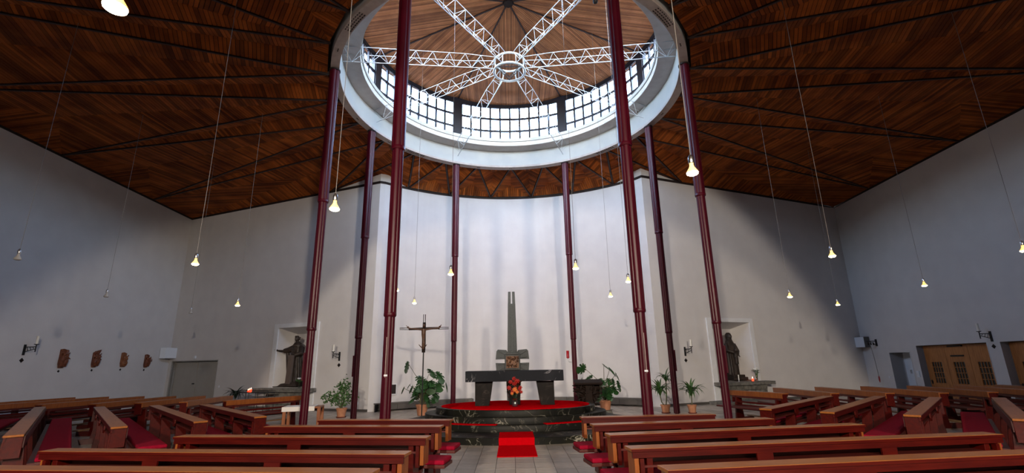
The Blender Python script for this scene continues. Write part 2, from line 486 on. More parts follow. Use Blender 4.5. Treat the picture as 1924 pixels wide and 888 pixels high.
# ------------------------------------------------------------------ ceiling of folded board panels
def clip(poly, nx, ny, d):     # keep nx*x+ny*y <= d
    out = []
    for i in range(len(poly)):
        a, b = poly[i], poly[(i + 1) % len(poly)]
        da, db = nx * a[0] + ny * a[1] - d, nx * b[0] + ny * b[1] - d
        if da <= 0: out.append(a)
        if (da < 0 < db) or (db < 0 < da):
            t = da / (da - db); out.append((a[0] + t * (b[0] - a[0]), a[1] + t * (b[1] - a[1])))
    return out
def area(p): return 0.5 * sum(p[i][0] * p[(i + 1) % len(p)][1] - p[(i + 1) % len(p)][0] * p[i][1] for i in range(len(p)))
def boards(mb, poly, ux, uy, zf, w=0.095, gap=0.012, th=0.015, relief=0.004):
    ss = [p[0] * ux + p[1] * uy for p in poly]
    k0, k1 = math.floor(min(ss) / w), math.ceil(max(ss) / w)
    for k in range(k0, k1):
        q = clip(poly, ux, uy, (k + 1) * w - gap)
        if len(q) > 2: q = clip(q, -ux, -uy, -k * w)
        if len(q) < 3 or abs(area(q)) < 2e-4: continue
        if area(q) < 0: q = q[::-1]
        dz = random.uniform(-relief, relief)
        n = len(q)
        vs = [(x, y, zf(x, y) + dz) for x, y in q] + [(x, y, zf(x, y) + dz + th) for x, y in q]
        mb.add(vs, [tuple(range(n))[::-1]] + [(i, (i + 1) % n, (i + 1) % n + n, i + n) for i in range(n)], random.random())
def plane(p, q, r):
    (x1, y1, z1), (x2, y2, z2), (x3, y3, z3) = p, q, r
    d = (x2 - x1) * (y3 - y1) - (x3 - x1) * (y2 - y1)
    a = ((z2 - z1) * (y3 - y1) - (z3 - z1) * (y2 - y1)) / d
    b = ((z3 - z1) * (x2 - x1) - (z2 - z1) * (x3 - x1)) / d
    return lambda x, y: z1 + a * (x - x1) + b * (y - y1)
outline = [FL, CL] + AP + [CR, FR]           # clockwise from the near left
def hit(a):
    dx, dy = -math.sin(R_(a)), math.cos(R_(a))
    best = None
    P = outline
    for i in range(len(P)):
        (x1, y1), (x2, y2) = P[i], P[(i + 1) % len(P)]
        ex, ey = x2 - x1, y2 - y1
        den = dx * ey - dy * ex
        if abs(den) < 1e-9: continue
        t = ((x1 - CX) * ey - (y1 - CD) * ex) / den
        s = ((x1 - CX) * dy - (y1 - CD) * dx) / den
        if t > 0 and -1e-6 <= s <= 1 + 1e-6 and (best is None or t < best): best = t
    return (CX + dx * best, CD + dy * best)
ceiling = empty('ceiling', (CX, CD, ZR), kind='structure')
NK = 24
ZRING, ZW = 9.74, HW + 0.03
rn = [pos(5.36, 15 * k) for k in range(NK)]
wn = [hit(15 * k + 7.5) for k in range(NK)]
corners = {3: CL, 20: CR, 9: FL, 14: FR}
def angle_of(p): return math.degrees(math.atan2(-(p[0] - CX), p[1] - CD)) % 360
def panel(pts, base_lbl):
    # pts: list of 3D points, pts[0],pts[1] the wide base first (may contain extra base points), last is the apex
    apex = pts[-1]; base = pts[:-1]
    A, B, C = base[0], base[-1], apex
    a = math.dist(B[:2], C[:2]); b = math.dist(A[:2], C[:2]); c = math.dist(A[:2], B[:2])
    hx = (a * A[0] + b * B[0] + c * C[0]) / (a + b + c); hy = (a * A[1] + b * B[1] + c * C[1]) / (a + b + c)
    pz = plane(A, B, C)
    H = (hx, hy, pz(hx, hy) + 0.16)
    mb = MB()
    loop = base + [apex]
    for i in range(len(loop)):
        p, q = loop[i], loop[(i + 1) % len(loop)]
        tri = [(p[0], p[1]), (q[0], q[1]), (H[0], H[1])]
        if abs(area(tri)) < 1e-3: continue
        # inset a little from the outer edge so the dark joint shows
        dx, dy = q[0] - p[0], q[1] - p[1]; L = math.hypot(dx, dy); ux, uy = dx / L, dy / L
        nx, ny = uy, -ux
        if nx * (H[0] - p[0]) + ny * (H[1] - p[1]) > 0: nx, ny = -nx, -ny
        tri2 = clip(tri, nx, ny, nx * p[0] + ny * p[1] - 0.045)
        boards(mb, tri2, ux, uy, plane(p, q, H))
    mb.build('ceiling_panel', 'ceil', ceiling, (-CX, -CD, -ZR))
for k in range(NK):
    k2 = (k + 1) % NK
    panel([(*rn[k], ZRING), (*rn[k2], ZRING), (*wn[k], ZW)], 'ring')
for k in range(NK):
    kp = (k - 1) % NK
    base = [(*wn[kp], ZW)]
    if k in (4,): base.append((*CL, ZW))
    if k in (20,): base.append((*CR, ZW))
    a0, a1 = (15 * k - 7.5) % 360, (15 * k + 7.5) % 360
    for cnr in (FL, FR):
        if a0 < angle_of(cnr) < a1: base.append((*cnr, ZW))
    base.append((*wn[k], ZW))
    panel(base + [(*rn[k], ZRING)], 'wall')
def bar3(p, q, w, h):
    p, q = Vector(p), Vector(q); d = (q - p).normalized()
    s = d.cross(Vector((0, 0, 1))).normalized() * w / 2; u = Vector((0, 0, h))
    return [p - s, p + s, q + s, q - s, p - s + u, p + s + u, q + s + u, q - s + u]
for k in range(NK):
    for r in (rn[k], rn[(k + 1) % NK]):
        MB().hexa(bar3((*r, ZRING - 0.02), (*wn[k], ZW - 0.02), 0.05, 0.08)).build('beam', 'beam', ceiling, (-CX, -CD, -ZR))
mb = MB()    # dark backing above the boards, closing the roof
N = 96
for i in range(N):
    a, b = 360 * i / N, 360 * (i + 1) / N
    p, q = hit(a), hit(b)
    def out(pt): return (pt[0] + (pt[0] - CX) * 0.04, pt[1] + (pt[1] - CD) * 0.04)
    p, q = out(p), out(q)
    r0, r1 = pos(5.2, a), pos(5.2, b)
    mb.add([(*r0, 10.1), (*r1, 10.1), (*q, HW + 0.42), (*p, HW + 0.42)], [(0, 1, 2, 3)])
mb.build('roof_backing', 'dark', ceiling, (-CX, -CD, -ZR))
# dark bar along the wall heads, the gap's shade put into its colour
mb = MB()
P = outline
for i in range(len(P)):
    a, b = P[i], P[(i + 1) % len(P)]
    mb.hexa(bar3((*a, HW - 0.03), (*b, HW - 0.03), 0.05, 0.10))
mb.build('trim_1', 'dark', kind='structure')

# ------------------------------------------------------------------ ring beam
ring = thing('ring_beam', 'large white circular ring beam carried by the eight maroon columns', 'beam', (CX, CD, ZR))
def arcring(prof, n=128):
    return MB().lathe(prof, n, closed=True)
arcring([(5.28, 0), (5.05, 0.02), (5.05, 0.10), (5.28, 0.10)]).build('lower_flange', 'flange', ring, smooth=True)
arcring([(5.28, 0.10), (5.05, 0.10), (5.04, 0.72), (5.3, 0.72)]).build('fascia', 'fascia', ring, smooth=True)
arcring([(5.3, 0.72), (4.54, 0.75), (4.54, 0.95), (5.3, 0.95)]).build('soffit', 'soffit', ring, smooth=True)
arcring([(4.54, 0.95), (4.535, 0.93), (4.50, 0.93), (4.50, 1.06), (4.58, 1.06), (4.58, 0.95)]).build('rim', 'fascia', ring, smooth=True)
# ventilation grilles: rows of small dark holes in the lower flange
gb = MB().box(-.028, .028, -.012, .012, -.004, .01)
gm = gb.mesh('hole'); gm.materials.append(MT['dark'])
for a in (46, 134, 226, 314):
    g = empty('grille', (0, 0, 0)); g.parent = ring
    for i in range(9):
        for j in range(3):
            aa = a + (i - 4) * 1.0
            p = (-(5.10 + j * .065) * math.sin(R_(aa)), (5.10 + j * .065) * math.cos(R_(aa)), 0.006)
            put(gm, 'hole', g, p, (0, 0, R_(aa)))
for a in (0, 15, 80, 100, 60, 120, 280, 260, 300, 240):
    for da in (-.4, .4):
        p = (-5.17 * math.sin(R_(a + da)), 5.17 * math.cos(R_(a + da)), 0.006)
        put(gm, 'bolt_hole', ring, p, (0, 0, R_(a)))

# ------------------------------------------------------------------ lantern: windows, piers and dome
ZG0, ZG1 = 10.74, 12.46
RW = 5.10
def arcbar(a0, a1, r0, r1, z0, z1, n=10):
    m_ = MB()
    vs, fs = [], []
    for i in range(n + 1):
        a = a0 + (a1 - a0) * i / n
        for r, z in ((r0, z0), (r1, z0), (r1, z1), (r0, z1)):
            p = pos(r, a); vs.append((p[0] - CX, p[1] - CD, z))
    for i in range(n):
        o = i * 4
        for k in range(4):
            fs.append((o + k, o + 4 + k, o + 4 + (k + 1) % 4, o + (k + 1) % 4))
    fs += [(0, 1, 2, 3), (n * 4 + 3, n * 4 + 2, n * 4 + 1, n * 4)]
    return m_.add(vs, fs)
for b in range(8):
    a0, a1 = ANG[b - 1], ANG[b]
    if b == 0: a0 -= 360
    a0 += 1.9; a1 -= 1.9
    n = 10 if b in (0, 4) else (9 if b in (1, 3, 5, 7) else 8)
    win = empty('window_%d' % (b + 1), (CX, CD, 0), kind='structure')
    MBs = [ZG0, ZG0 + (ZG1 - ZG0) / 3, ZG0 + 2 * (ZG1 - ZG0) / 3, ZG1]
    for z in MBs:
        arcbar(a0, a1, RW - 0.03, RW + 0.04, z - 0.035, z + 0.035).build('rail', 'frame', win)
    arcbar(a0 - .3, a1 + .3, RW - 0.05, RW + 0.06, 10.55, ZG0 - 0.02).build('sill', 'frame', win)
    arcbar(a0 - .3, a1 + .3, RW - 0.05, RW + 0.06, ZG1 + 0.02, 12.75).build('head', 'frame', win)
    mull = MB().box(-0.038, 0.038, -0.035, 0.045, ZG0, ZG1).mesh('mullion'); mull.materials.append(MT['frame'])
    w = 2 * RW * math.tan(R_((a1 - a0) / n / 2)); h = (ZG1 - ZG0) / 3
    pm = MB().add([(-w / 2, 0, -h / 2), (w / 2, 0, -h / 2), (w / 2, 0, h / 2), (-w / 2, 0, h / 2)], [(0, 1, 2, 3)]).mesh('pane'); pm.materials.append(MT['pane'])
    for i in range(n + 1):
        a = a0 + (a1 - a0) * i / n
        p = pos(RW, a); put(mull, 'mullion', win, (p[0] - CX, p[1] - CD, 0), (0, 0, R_(a)))
    for i in range(n):
        a = a0 + (a1 - a0) * (i + .5) / n
        for j in range(3):
            p = pos(RW + .01, a)
            put(pm, 'pane', win, (p[0] - CX, p[1] - CD, ZG0 + (j + .5) * h), (0, 0, R_(a)))
# dark piers between the windows
for b in range(8):
    a = ANG[b]
    arcbar(a - 1.9, a + 1.9, RW - 0.07, RW + 0.15, 10.55, 12.8, 4).build('trim_%d' % (b + 2), 'frame', None, (CX, CD, 0), kind='structure')
# curb closing the gap between the ring beam and the sill, outside
arcring([(5.0, 10.5), (5.5, 10.0), (5.6, 10.0), (5.15, 10.56), (5.0, 10.56)]).build('trim_10', 'dark', None, (CX, CD, 0), smooth=True, kind='structure')
dome = empty('ceiling', (CX, CD, 12.6), kind='structure')
ZA, ZE = 13.38, 12.60
for b in range(8):
    a0, a1 = ANG[b - 1], ANG[b]
    if b == 0: a0 -= 360
    am = (a0 + a1) / 2
    Rr = 5.32
    poly = [(0, 0)] + [(-Rr * math.sin(R_(a)), Rr * math.cos(R_(a))) for a in [a0 + (a1 - a0) * i / 12 for i in range(13)]]
    pz = plane((0, 0, ZA - 12.6), (*poly[1], ZE - 12.6), (*poly[-1], ZE - 12.6))
    ux, uy = math.cos(R_(am)), math.sin(R_(am))        # across the boards
    mb = MB()
    # pie slice is convex: clip away a joint along both seams
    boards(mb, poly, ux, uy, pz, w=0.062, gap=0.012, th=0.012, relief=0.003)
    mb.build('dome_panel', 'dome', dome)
    MB().hexa(bar3((0, 0, ZA - 12.6 - .03), (-Rr * math.sin(R_(a1)), Rr * math.cos(R_(a1)), -.03), 0.05, 0.05)).build('seam', 'beam', dome)
MB().lathe([(5.5, 0.06), (5.5, .3), (0.01, 1.0), (0.01, .84)], 48, closed=True).build('dome_backing', 'dark', dome)
MB().lathe([(0.0001, .68), (.17, .68), (.19, .72), (.19, .80), (0.0001, .80)], 8).build('boss', 'bronze', dome)

# ------------------------------------------------------------------ trusses
hub = thing('hub_ring', 'white steel double ring hub where the eight trusses meet', 'truss hub', (CX, CD, 10.6))
def torus(R, r, z, n=40, m=8):
    return MB().lathe([(R + r * math.cos(2 * PI * k / m), z + r * math.sin(2 * PI * k / m)) for k in range(m)], n, closed=True)
torus(.50, .035, .09).build('ring', 'truss', hub, smooth=True)
torus(.48, .030, .45).build('ring', 'truss', hub, smooth=True)
for k in range(8):
    a = R_(ANG[k])
    MB().tube([(-.49 * math.sin(a), .49 * math.cos(a), .09), (-.47 * math.sin(a), .47 * math.cos(a), .45)], .014, 6).build('post', 'truss', hub)
mb = MB()
tri = [(-.42, -.25), (.42, -.25), (0, .45)]
for i in range(3):
    p, q = tri[i], tri[(i + 1) % 3]
    for z in (.1, .22): mb.tube([(*p, z), (*q, z)], .012, 5)
    for t in range(5):
        x0, y0 = p[0] + (q[0] - p[0]) * t / 5, p[1] + (q[1] - p[1]) * t / 5
        x1, y1 = p[0] + (q[0] - p[0]) * (t + .5) / 5, p[1] + (q[1] - p[1]) * (t + .5) / 5
        x2, y2 = p[0] + (q[0] - p[0]) * (t + 1) / 5, p[1] + (q[1] - p[1]) * (t + 1) / 5
        mb.tube([(x0, y0, .1), (x1, y1, .22), (x2, y2, .1)], .008, 4)
mb.build('triangle_frame', 'iron', hub, label='dark triangular lattice inside the hub')
tlab = ['back left, above the rear left column', 'left side, towards the altar wall', 'left side, running level to the ring', 'upper left, passing over the camera',
        'upper right, passing over the camera', 'right side, running level to the ring', 'right side, towards the altar wall', 'back right, above the rear right column']
def truss():
    root = thing('truss', 'white lattice truss', 'truss', (CX, CD, 10.6), 0, 'white lattice trusses under the dome')
    r0, r1 = .50, 5.0
    zb = lambda x: .10 + (9.93 - 10.6 - .10) * (x - r0) / (r1 - r0)
    zt = lambda x: .45 + (10.30 - 10.6 - .45) * (x - r0) / (r1 - r0)
    sp = lambda x: .10 + .08 * min(1, (x - r0) / 1.0)
    MB().tube([(0, r0, zb(r0)), (0, r1, zb(r1))], .013, 6).build('bottom_chord', 'truss', root)
    for s in (-1, 1):
        MB().tube([(s * sp(r0), r0, zt(r0)), (s * .18, 1.5, zt(1.5)), (s * .18, r1, zt(r1))], .011, 6).build('top_chord', 'truss', root)
    n = 9
    st = (r1 - r0) / n
    for i in range(n):
        xb = r0 + st * (i + .5)
        for x in (r0 + st * i, r0 + st * (i + 1)):
            for s in (-1, 1):
                MB().tube([(0, xb, zb(xb)), (s * sp(x), x, zt(x))], .0068, 5).build('brace', 'truss', root)
    for i in range(1, n + 1, 2):
        x = r0 + st * i
        MB().tube([(-sp(x), x, zt(x)), (sp(x), x, zt(x))], .0065, 5).build('tie', 'truss', root)
    return root
t0 = truss()
for k in range(8):
    o = t0 if k == 0 else copy_tree(t0)
    o.rotation_euler[2] = R_(ANG[k])
    o['label'] = 'white lattice truss under the dome, ' + tlab[k]

# ------------------------------------------------------------------ columns
RC = 5.167
clab = ['slender maroon column behind the altar, left of centre', 'maroon column beside the leafy shrub at the left',
        'maroon column in front of the monk statue', 'broad maroon column nearest the camera, left',
        'broad maroon column nearest the camera, right', 'maroon column in front of the veiled statue',
        'maroon column beside the spiky-leaved plants at the right', 'slender maroon column behind the altar, right of centre']
def lobed(r, z0, z1, n=48):
    mb = MB()
    vs, fs = [], []
    for z in (z0, z1):
        for k in range(n):
            t = 2 * PI * k / n
            rr = r * (0.80 + 0.20 * abs(math.cos(2 * t)) ** 0.6)
            vs.append((rr * math.cos(t), rr * math.sin(t), z))
    for k in range(n): fs.append((k, (k + 1) % n, n + (k + 1) % n, n + k))
    fs += [tuple(range(n))[::-1], tuple(range(n, 2 * n))]
    return mb.add(vs, fs)
def column():
    root = thing('column', 'c', 'column', (0, 0, 0), 0, 'maroon steel columns carrying the ring beam')
    MB().lathe([(.06, 0), (.06, .10)], 16).build('foot', 'dark', root)
    lobed(.092, .10, 2.50).build('shaft', 'column', root, smooth=True)
    MB().lathe([(.100, 2.46), (.112, 2.48), (.112, 2.52), (.10, 2.54)], 32).build('collar', 'column', root, smooth=True)
    lobed(.110, 2.52, 5.74).build('shaft', 'column', root, smooth=True)
    MB().lathe([(.118, 5.70), (.134, 5.72), (.134, 5.77), (.12, 5.79)], 32).build('collar', 'column', root, smooth=True)
    lobed(.132, 5.76, 9.60).build('shaft', 'column', root, smooth=True)
    MB().lathe([(.15, 9.565), (.15, 9.604)], 24).build('cap_plate', 'dark', root)
    return root
c0 = column()
for k in range(8):
    o = c0 if k == 0 else copy_tree(c0)
    p = pos(RC, ANG[k])
    o.location = (*p, 0)
    o['label'] = clab[k]
    sgn = -1 if p[0] < 0 else 1
    if k in (1, 2, 5, 6):
        MB().box(sgn * .10 - .025, sgn * .10 + .025, -.03, .03, 1.32, 1.95).build('conduit', 'column', o)
    if k in (3, 4):
        MB().box(sgn * .012 - .004, sgn * .012 + .004, -.100, -.07, 1.42, 2.1).build('conduit', 'flange', o)
        MB().box(-.03, .03, -.105, -.09, 1.44, 1.47).build('label_plate', 'plate', o, label='small white plate')
# ------------------------------------------------------------------ doors and niches
def on(W, s, d=0.0, z=0.0): return wp(W, s, d, z), wrz(W)
# recess linings (local frame: x along the wall, -y into the room)
def recess(name, W, h, depth, m='white', bottom=False, back='wall'):
    a, b, z0, z1 = h
    root = empty(name, (*wp(W, a)[:2], 0), wrz(W), kind='structure')
    w = b - a
    MB().box(-.02, w + .02, depth, depth + .04, z0 - .02, z1 + .02).build('back', back, root)
    return root, w
# left grey double door
root, w = recess('door_1', W_BL, DL, 0.22, back='door_g')
for i in range(2):
    d = MB().box(i * w / 2 + .03, (i + 1) * w / 2 - .012 if i == 0 else w - .03, .17, .215, 0.01, DL[3] - .03).build('door_leaf', 'door_g', root, bevel=.006)
    if i == 0: MB().box(w / 2 - .16, w / 2 - .05, .12, .17, 0.98, 1.02).build('handle', 'iron', d)
MB().slab([(-.04, 0), (-.04, DL[3] + .04), (w + .04, DL[3] + .04), (w + .04, 0), (w, 0), (w, DL[3]), (0, DL[3]), (0, 0)], -.015, .20).build('door_frame', 'door_g', root)
# right white recess
root, w = recess('door_2', W_R, DR1, 0.55, back='plate')
MB().slab([(-.03, 0), (-.03, DR1[3] + .03), (w + .03, DR1[3] + .03), (w + .03, 0), (w, 0), (w, DR1[3]), (0, DR1[3]), (0, 0)], -.012, .50).build('door_frame', 'wall', root)
d = MB().box(.28, w - .02, .49, .54, 0.0, 1.62).build('door_leaf', 'plate', root, bevel=.005)
MB().box(.36, .40, .44, .49, .95, 1.10).build('handle', 'steel', d)
# oak doors with small panes
def oak_leaf(parent, x0, x1, z1, dy, handle):
    w_ = x1 - x0
    px0, px1, pz0, pz1 = x0 + w_ * .26, x1 - w_ * .26, .62, 1.42
    mb = MB()
    mb.box(x0, px0, dy, dy + .05, 0, z1); mb.box(px1, x1, dy, dy + .05, 0, z1)
    mb.box(px0, px1, dy, dy + .05, 0, pz0); mb.box(px0, px1, dy, dy + .05, pz1, z1)
    lf = mb.build('door_leaf', 'door_w', parent)
    nx, nz = 4, 4
    pm = MB().box(-(px1 - px0) / nx / 2 + .012, (px1 - px0) / nx / 2 - .012, -.003, .003, -(pz1 - pz0) / nz / 2 + .012, (pz1 - pz0) / nz / 2 - .012).mesh('pane')
    pm.materials.append(MT['pane_dk'])
    for i in range(nx):
        for j in range(nz):
            put(pm, 'pane', lf, (px0 + (i + .5) * (px1 - px0) / nx, dy + .03, pz0 + (j + .5) * (pz1 - pz0) / nz))
    mb = MB()
    for i in range(nx + 1):
        x = px0 + i * (px1 - px0) / nx; mb.box(x - .010, x + .010, dy + .008, dy + .045, pz0, pz1)
    for j in range(nz + 1):
        z = pz0 + j * (pz1 - pz0) / nz; mb.box(px0, px1, dy + .008, dy + .045, z - .010, z + .010)
    mb.build('glazing_bars', 'door_w', lf)
    if handle:
        hx = x0 + .10 if handle < 0 else x1 - .10
        MB().lathe([(.03, -.008), (.035, 0), (.03, .008)], 16).xf(Matrix.Translation((hx, dy - .01, .66)) @ Matrix.Rotation(PI / 2, 4, 'X') @ Matrix.Diagonal((1, 2.4, 1, 1))).build('escutcheon', 'iron', lf)
        MB().tube([(hx, dy - .02, .70), (hx, dy - .07, .70), (hx + .08 * (1 if handle < 0 else -1), dy - .07, .70)], .01, 6).build('handle', 'iron', lf)
    return lf
for n, (h, hs) in enumerate(((DR2, (-1, 0, 1)), (DR3, (-1, 0, 1)))):
    root, w = recess('door_%d' % (n + 3), W_R, h, 0.30, back='door_w')
    for i in range(3):
        lf = oak_leaf(root, .03 + i * (w - .06) / 3 + .006, .03 + (i + 1) * (w - .06) / 3 - .006, h[3] - .03, .22, hs[i])
        if i == 1:
            MB().box(w / 3 + .22, 2 * w / 3 - .22, .208, .22, 1.60, 1.66).build('closer_rail', 'iron', lf)
    MB().box(w / 3 + .2, 2 * w / 3 - .2, .17, .22, h[3] - .09, h[3] - .04).build('closer_rail', 'iron', root)
    MB().slab([(-.02, 0), (-.02, h[3] + .02), (w + .02, h[3] + .02), (w + .02, 0), (w, 0), (w, h[3]), (0, h[3]), (0, 0)], -.01, .24).build('door_frame', 'wall', root)
# niches with splayed white surrounds
def niche(n, W, h, ox0, ox1, oz1, splay):
    a, b, z0, z1 = h; w = b - a
    root = empty('trim_%d' % n, (*wp(W, a)[:2], 0), wrz(W), kind='structure')
    D = .72
    s_ = .28
    mb = MB()
    mb.add([(0, 0, z0), (w, 0, z0), (w, 0, z1), (0, 0, z1), (s_, D, z0), (w - s_, D, z0), (w - s_, D, z1 - .22), (s_, D, z1 - .22)],
           [(0, 4, 7, 3), (1, 2, 6, 5), (3, 7, 6, 2), (4, 5, 6, 7), (0, 1, 5, 4)])
    mb.build('niche_lining', 'wall', root)
    xa, xb = ox0 - a, ox1 - a
    MB().slab([(xa, 0.0), (xa, oz1), (xb, oz1), (xb, 0.0), (w, 0.0), (w, z1), (0, z1), (0, 0.0)], -.05, .04).build('surround', 'white', root, bevel=.01)
    return root
niche(11, W_BL, NL, 6.62, 9.08, 3.42, 1)
niche(12, W_BR, NR, 2.52, 5.04, 3.29, 1)

# left shrine: stone shelf, base, candle rack, statue
def stone_blocks(parent, x0, x1, y0, y1, z0, z1, nx, nz):
    for j in range(nz):
        for i in range(nx):
            off = (.5 if j % 2 else 0) * (x1 - x0) / nx
            xa = max(x0, x0 + i * (x1 - x0) / nx + off - ((x1 - x0) / nx if False else 0)); xb = min(x1, xa + (x1 - x0) / nx)
            if xb - xa < .06: continue
            e = random.uniform(0, .02)
            MB().box(xa + .006, xb - .006, y0 - e, y1, z0 + j * (z1 - z0) / nz + .006, z0 + (j + 1) * (z1 - z0) / nz - .006).build('stone', 'stoneb', parent, bevel=.008)
        if j % 2:
            MB().box(x0 + .006, x0 + .5 * (x1 - x0) / nx - .006, y0, y1, z0 + j * (z1 - z0) / nz + .006, z0 + (j + 1) * (z1 - z0) / nz - .006).build('stone', 'stoneb', parent, bevel=.008)
p, rz = on(W_BL, 7.85, 0)
al = thing('side_altar', 'low stone side altar under the monk statue', 'altar', p, rz)
MB().box(-1.55, 1.38, -.50, -.055, .70, .84).build('shelf', 'stoneb', al, bevel=.01)
MB().box(-.97, .97, -.055, .25, .865, .90).build('niche_sill', 'stoneb', al)
stone_blocks(al, -.95, .95, -.35, -.06, 0.0, .69, 4, 3)
p, rz = on(W_BR, 3.85, 0)
ar = thing('side_altar', 'stone side altar on a step under the veiled statue', 'altar', p, rz)
MB().box(-1.35, 1.42, -.52, -.055, .665, .79).build('shelf', 'stoneb', ar, bevel=.01)
MB().box(-.97, .97, -.055, .25, .805, .84).build('niche_sill', 'stoneb', ar)
stone_blocks(ar, -1.0, 1.05, -.40, -.06, 0.12, .66, 5, 3)
MB().box(-1.7, 1.5, -1.1, -.055, 0.0, .12).build('step', 'stoneb', ar, bevel=.01)

def ring_loft(rings, n=36, folds=0, famp=0.0, ph=0.0):
    mb = MB(); vs, fs = [], []
    for (cx, cy, z, rx, ry, f) in rings:
        for k in range(n):
            t = 2 * PI * k / n
            q = 1 + famp * f * math.sin(folds * t + ph + z * .6) + famp * .5 * f * math.sin((folds * 1.7 // 1) * t + 2 * z)
            vs.append((cx + rx * q * math.cos(t), cy + ry * q * math.sin(t), z))
    for i in range(len(rings) - 1):
        for k in range(n):
            fs.append((i * n + k, i * n + (k + 1) % n, (i + 1) * n + (k + 1) % n, (i + 1) * n + k))
    fs += [tuple(range(n))[::-1], tuple(range((len(rings) - 1) * n, len(rings) * n))]
    return mb.add(vs, fs)
def face(mb, c, r, fy=-1):
    x, y, z = c
    mb.ball((x, y, z), (r * .80, r * .92, r * 1.15), 14, 10)
    mb.tube([(x, y - r * .80, z + r * .25), (x, y - r * 1.10, z - r * .18), (x, y - r * .85, z - r * .28)], [r * .10, r * .17, r * .1], 6)
    mb.ball((x, y - r * .84, z - r * .52), (r * .28, r * .13, r * .09), 8, 5)
    for s in (-1, 1):
        mb.ball((x + s * r * .33, y - r * .80, z + r * .30), (r * .20, r * .10, r * .07), 8, 5)
        mb.ball((x + s * r * .33, y - r * .74, z + r * .12), (r * .13, r * .13, r * .09), 8, 5)
        mb.ball((x + s * r * .80, y + r * .05, z), (r * .10, r * .18, r * .26), 8, 5)
def hand(mb, w, d, s=1.0, spread=1, curl=.2, updir=Vector((0, 0, 1))):
    w = Vector(w); d = Vector(d).normalized(); sd = d.cross(updir).normalized(); u = sd.cross(d)
    palm = w + d * .05 * s
    mb.ball(tuple(palm), (.045 * s, .03 * s, .045 * s), 10, 6)
    for i, (ln, off) in enumerate(((.075, -.035), (.085, -.012), (.08, .012), (.062, .034))):
        b_ = w + d * .08 * s + u * off * s
        mb.tube([b_, b_ + d * ln * .5 * s + u * off * .3 * s * spread, b_ + d * ln * s * (1 - curl * .2) + u * off * .6 * s * spread - sd * curl * .04 * s], [.011 * s, .010 * s, .007 * s], 6)
    b_ = w + d * .03 * s - u * .035 * s
    mb.tube([b_, b_ - u * .04 * s + d * .03 * s, b_ - u * .055 * s + d * .065 * s], [.013 * s, .012 * s, .008 * s], 6)

# monk statue (about life size, arm stretched to the viewer's left)
p, rz = on(W_BL, 7.80, -.16, .90)
st = thing('monk_statue', 'dark brown statue of a robed monk with one arm stretched out', 'statue', p, rz)
H = ring_loft([(0, .02, .12, .34, .24, 1), (0, .02, .35, .32, .22, 1), (-.01, .02, .7, .29, .20, .8), (-.01, .02, 1.0, .26, .18, .6), (0, .02, 1.15, .24, .165, .3), (0, .02, 1.3, .27, .17, .3), (0, .02, 1.48, .30, .17, .2), (0, .02, 1.60, .25, .14, .1), (0, .01, 1.68, .12, .10, 0), (0, 0, 1.78, .075, .08, 0)], folds=11, famp=.16)
mb = H
mb.tube([(-.20, .02, 1.52), (-.42, -.02, 1.44), (-.62, -.08, 1.40)], [.13, .12, .10], 12)          # sleeve
mb.tube([(-.60, -.07, 1.40), (-.80, -.12, 1.41), (-.92, -.15, 1.43)], [.055, .045, .034], 10)
hand(mb, (-.90, -.15, 1.43), (-1, -.2, .15), 1.15, 1.4, .1, Vector((0, -1, .3)))
mb.tube([(-.50, -.02, 1.36), (-.40, .0, 1.0), (-.36, .02, .55), (-.34, .03, .2)], [.06, .10, .09, .10], 10)   # cloak hanging
mb.tube([(.24, .02, 1.52), (.34, -.08, 1.28), (.16, -.22, 1.22), (.02, -.24, 1.34)], [.12, .11, .085, .05], 12)
hand(mb, (.02, -.24, 1.34), (-.6, 0, .8), 1.0, .8, .5, Vector((0, -1, 0)))
mb.add(*[(lambda q: (q.v, [tuple(f) for f in q.f]))(MB().lathe([(.20, 1.56), (.21, 1.62), (.14, 1.72), (.09, 1.75)], 20, (0, .02)))[i] for i in (0, 1)])
face(mb, (0, -.04, 1.89), .112)
mb.build('body', 'statue', st, smooth=True, remesh=.014)
mb = MB()
for k in range(26):
    t = 2 * PI * k / 26
    if math.sin(t) < -.55: zz = 1.975
    else: zz = 1.93
    mb.ball((.088 * math.cos(t), -.02 + .10 * math.sin(t), zz), (.026, .026, .034), 7, 5)
    if math.sin(t) > -.2: mb.ball((.088 * math.cos(t), -.02 + .10 * math.sin(t), zz - .05), (.024, .024, .034), 7, 5)
mb.build('hair', 'statue', st, smooth=True)
MB().box(-.11, .13, -.36, -.27, .10, 1.22).xf(Matrix.Rotation(R_(3), 4, 'Y')).build('upright_board', 'statuel', st, bevel=.006, label='paler grey brown upright board')
mb = MB()
mb.hexa([(-.62, -.28, -.0), (.52, -.40, -.0), (.52, .30, -.0), (-.52, .3, -.0), (-.5, -.22, .10), (.42, -.34, .20), (.42, .25, .20), (-.35, .25, .16)])
mb.build('plinth', 'statue', st, bevel=.02)
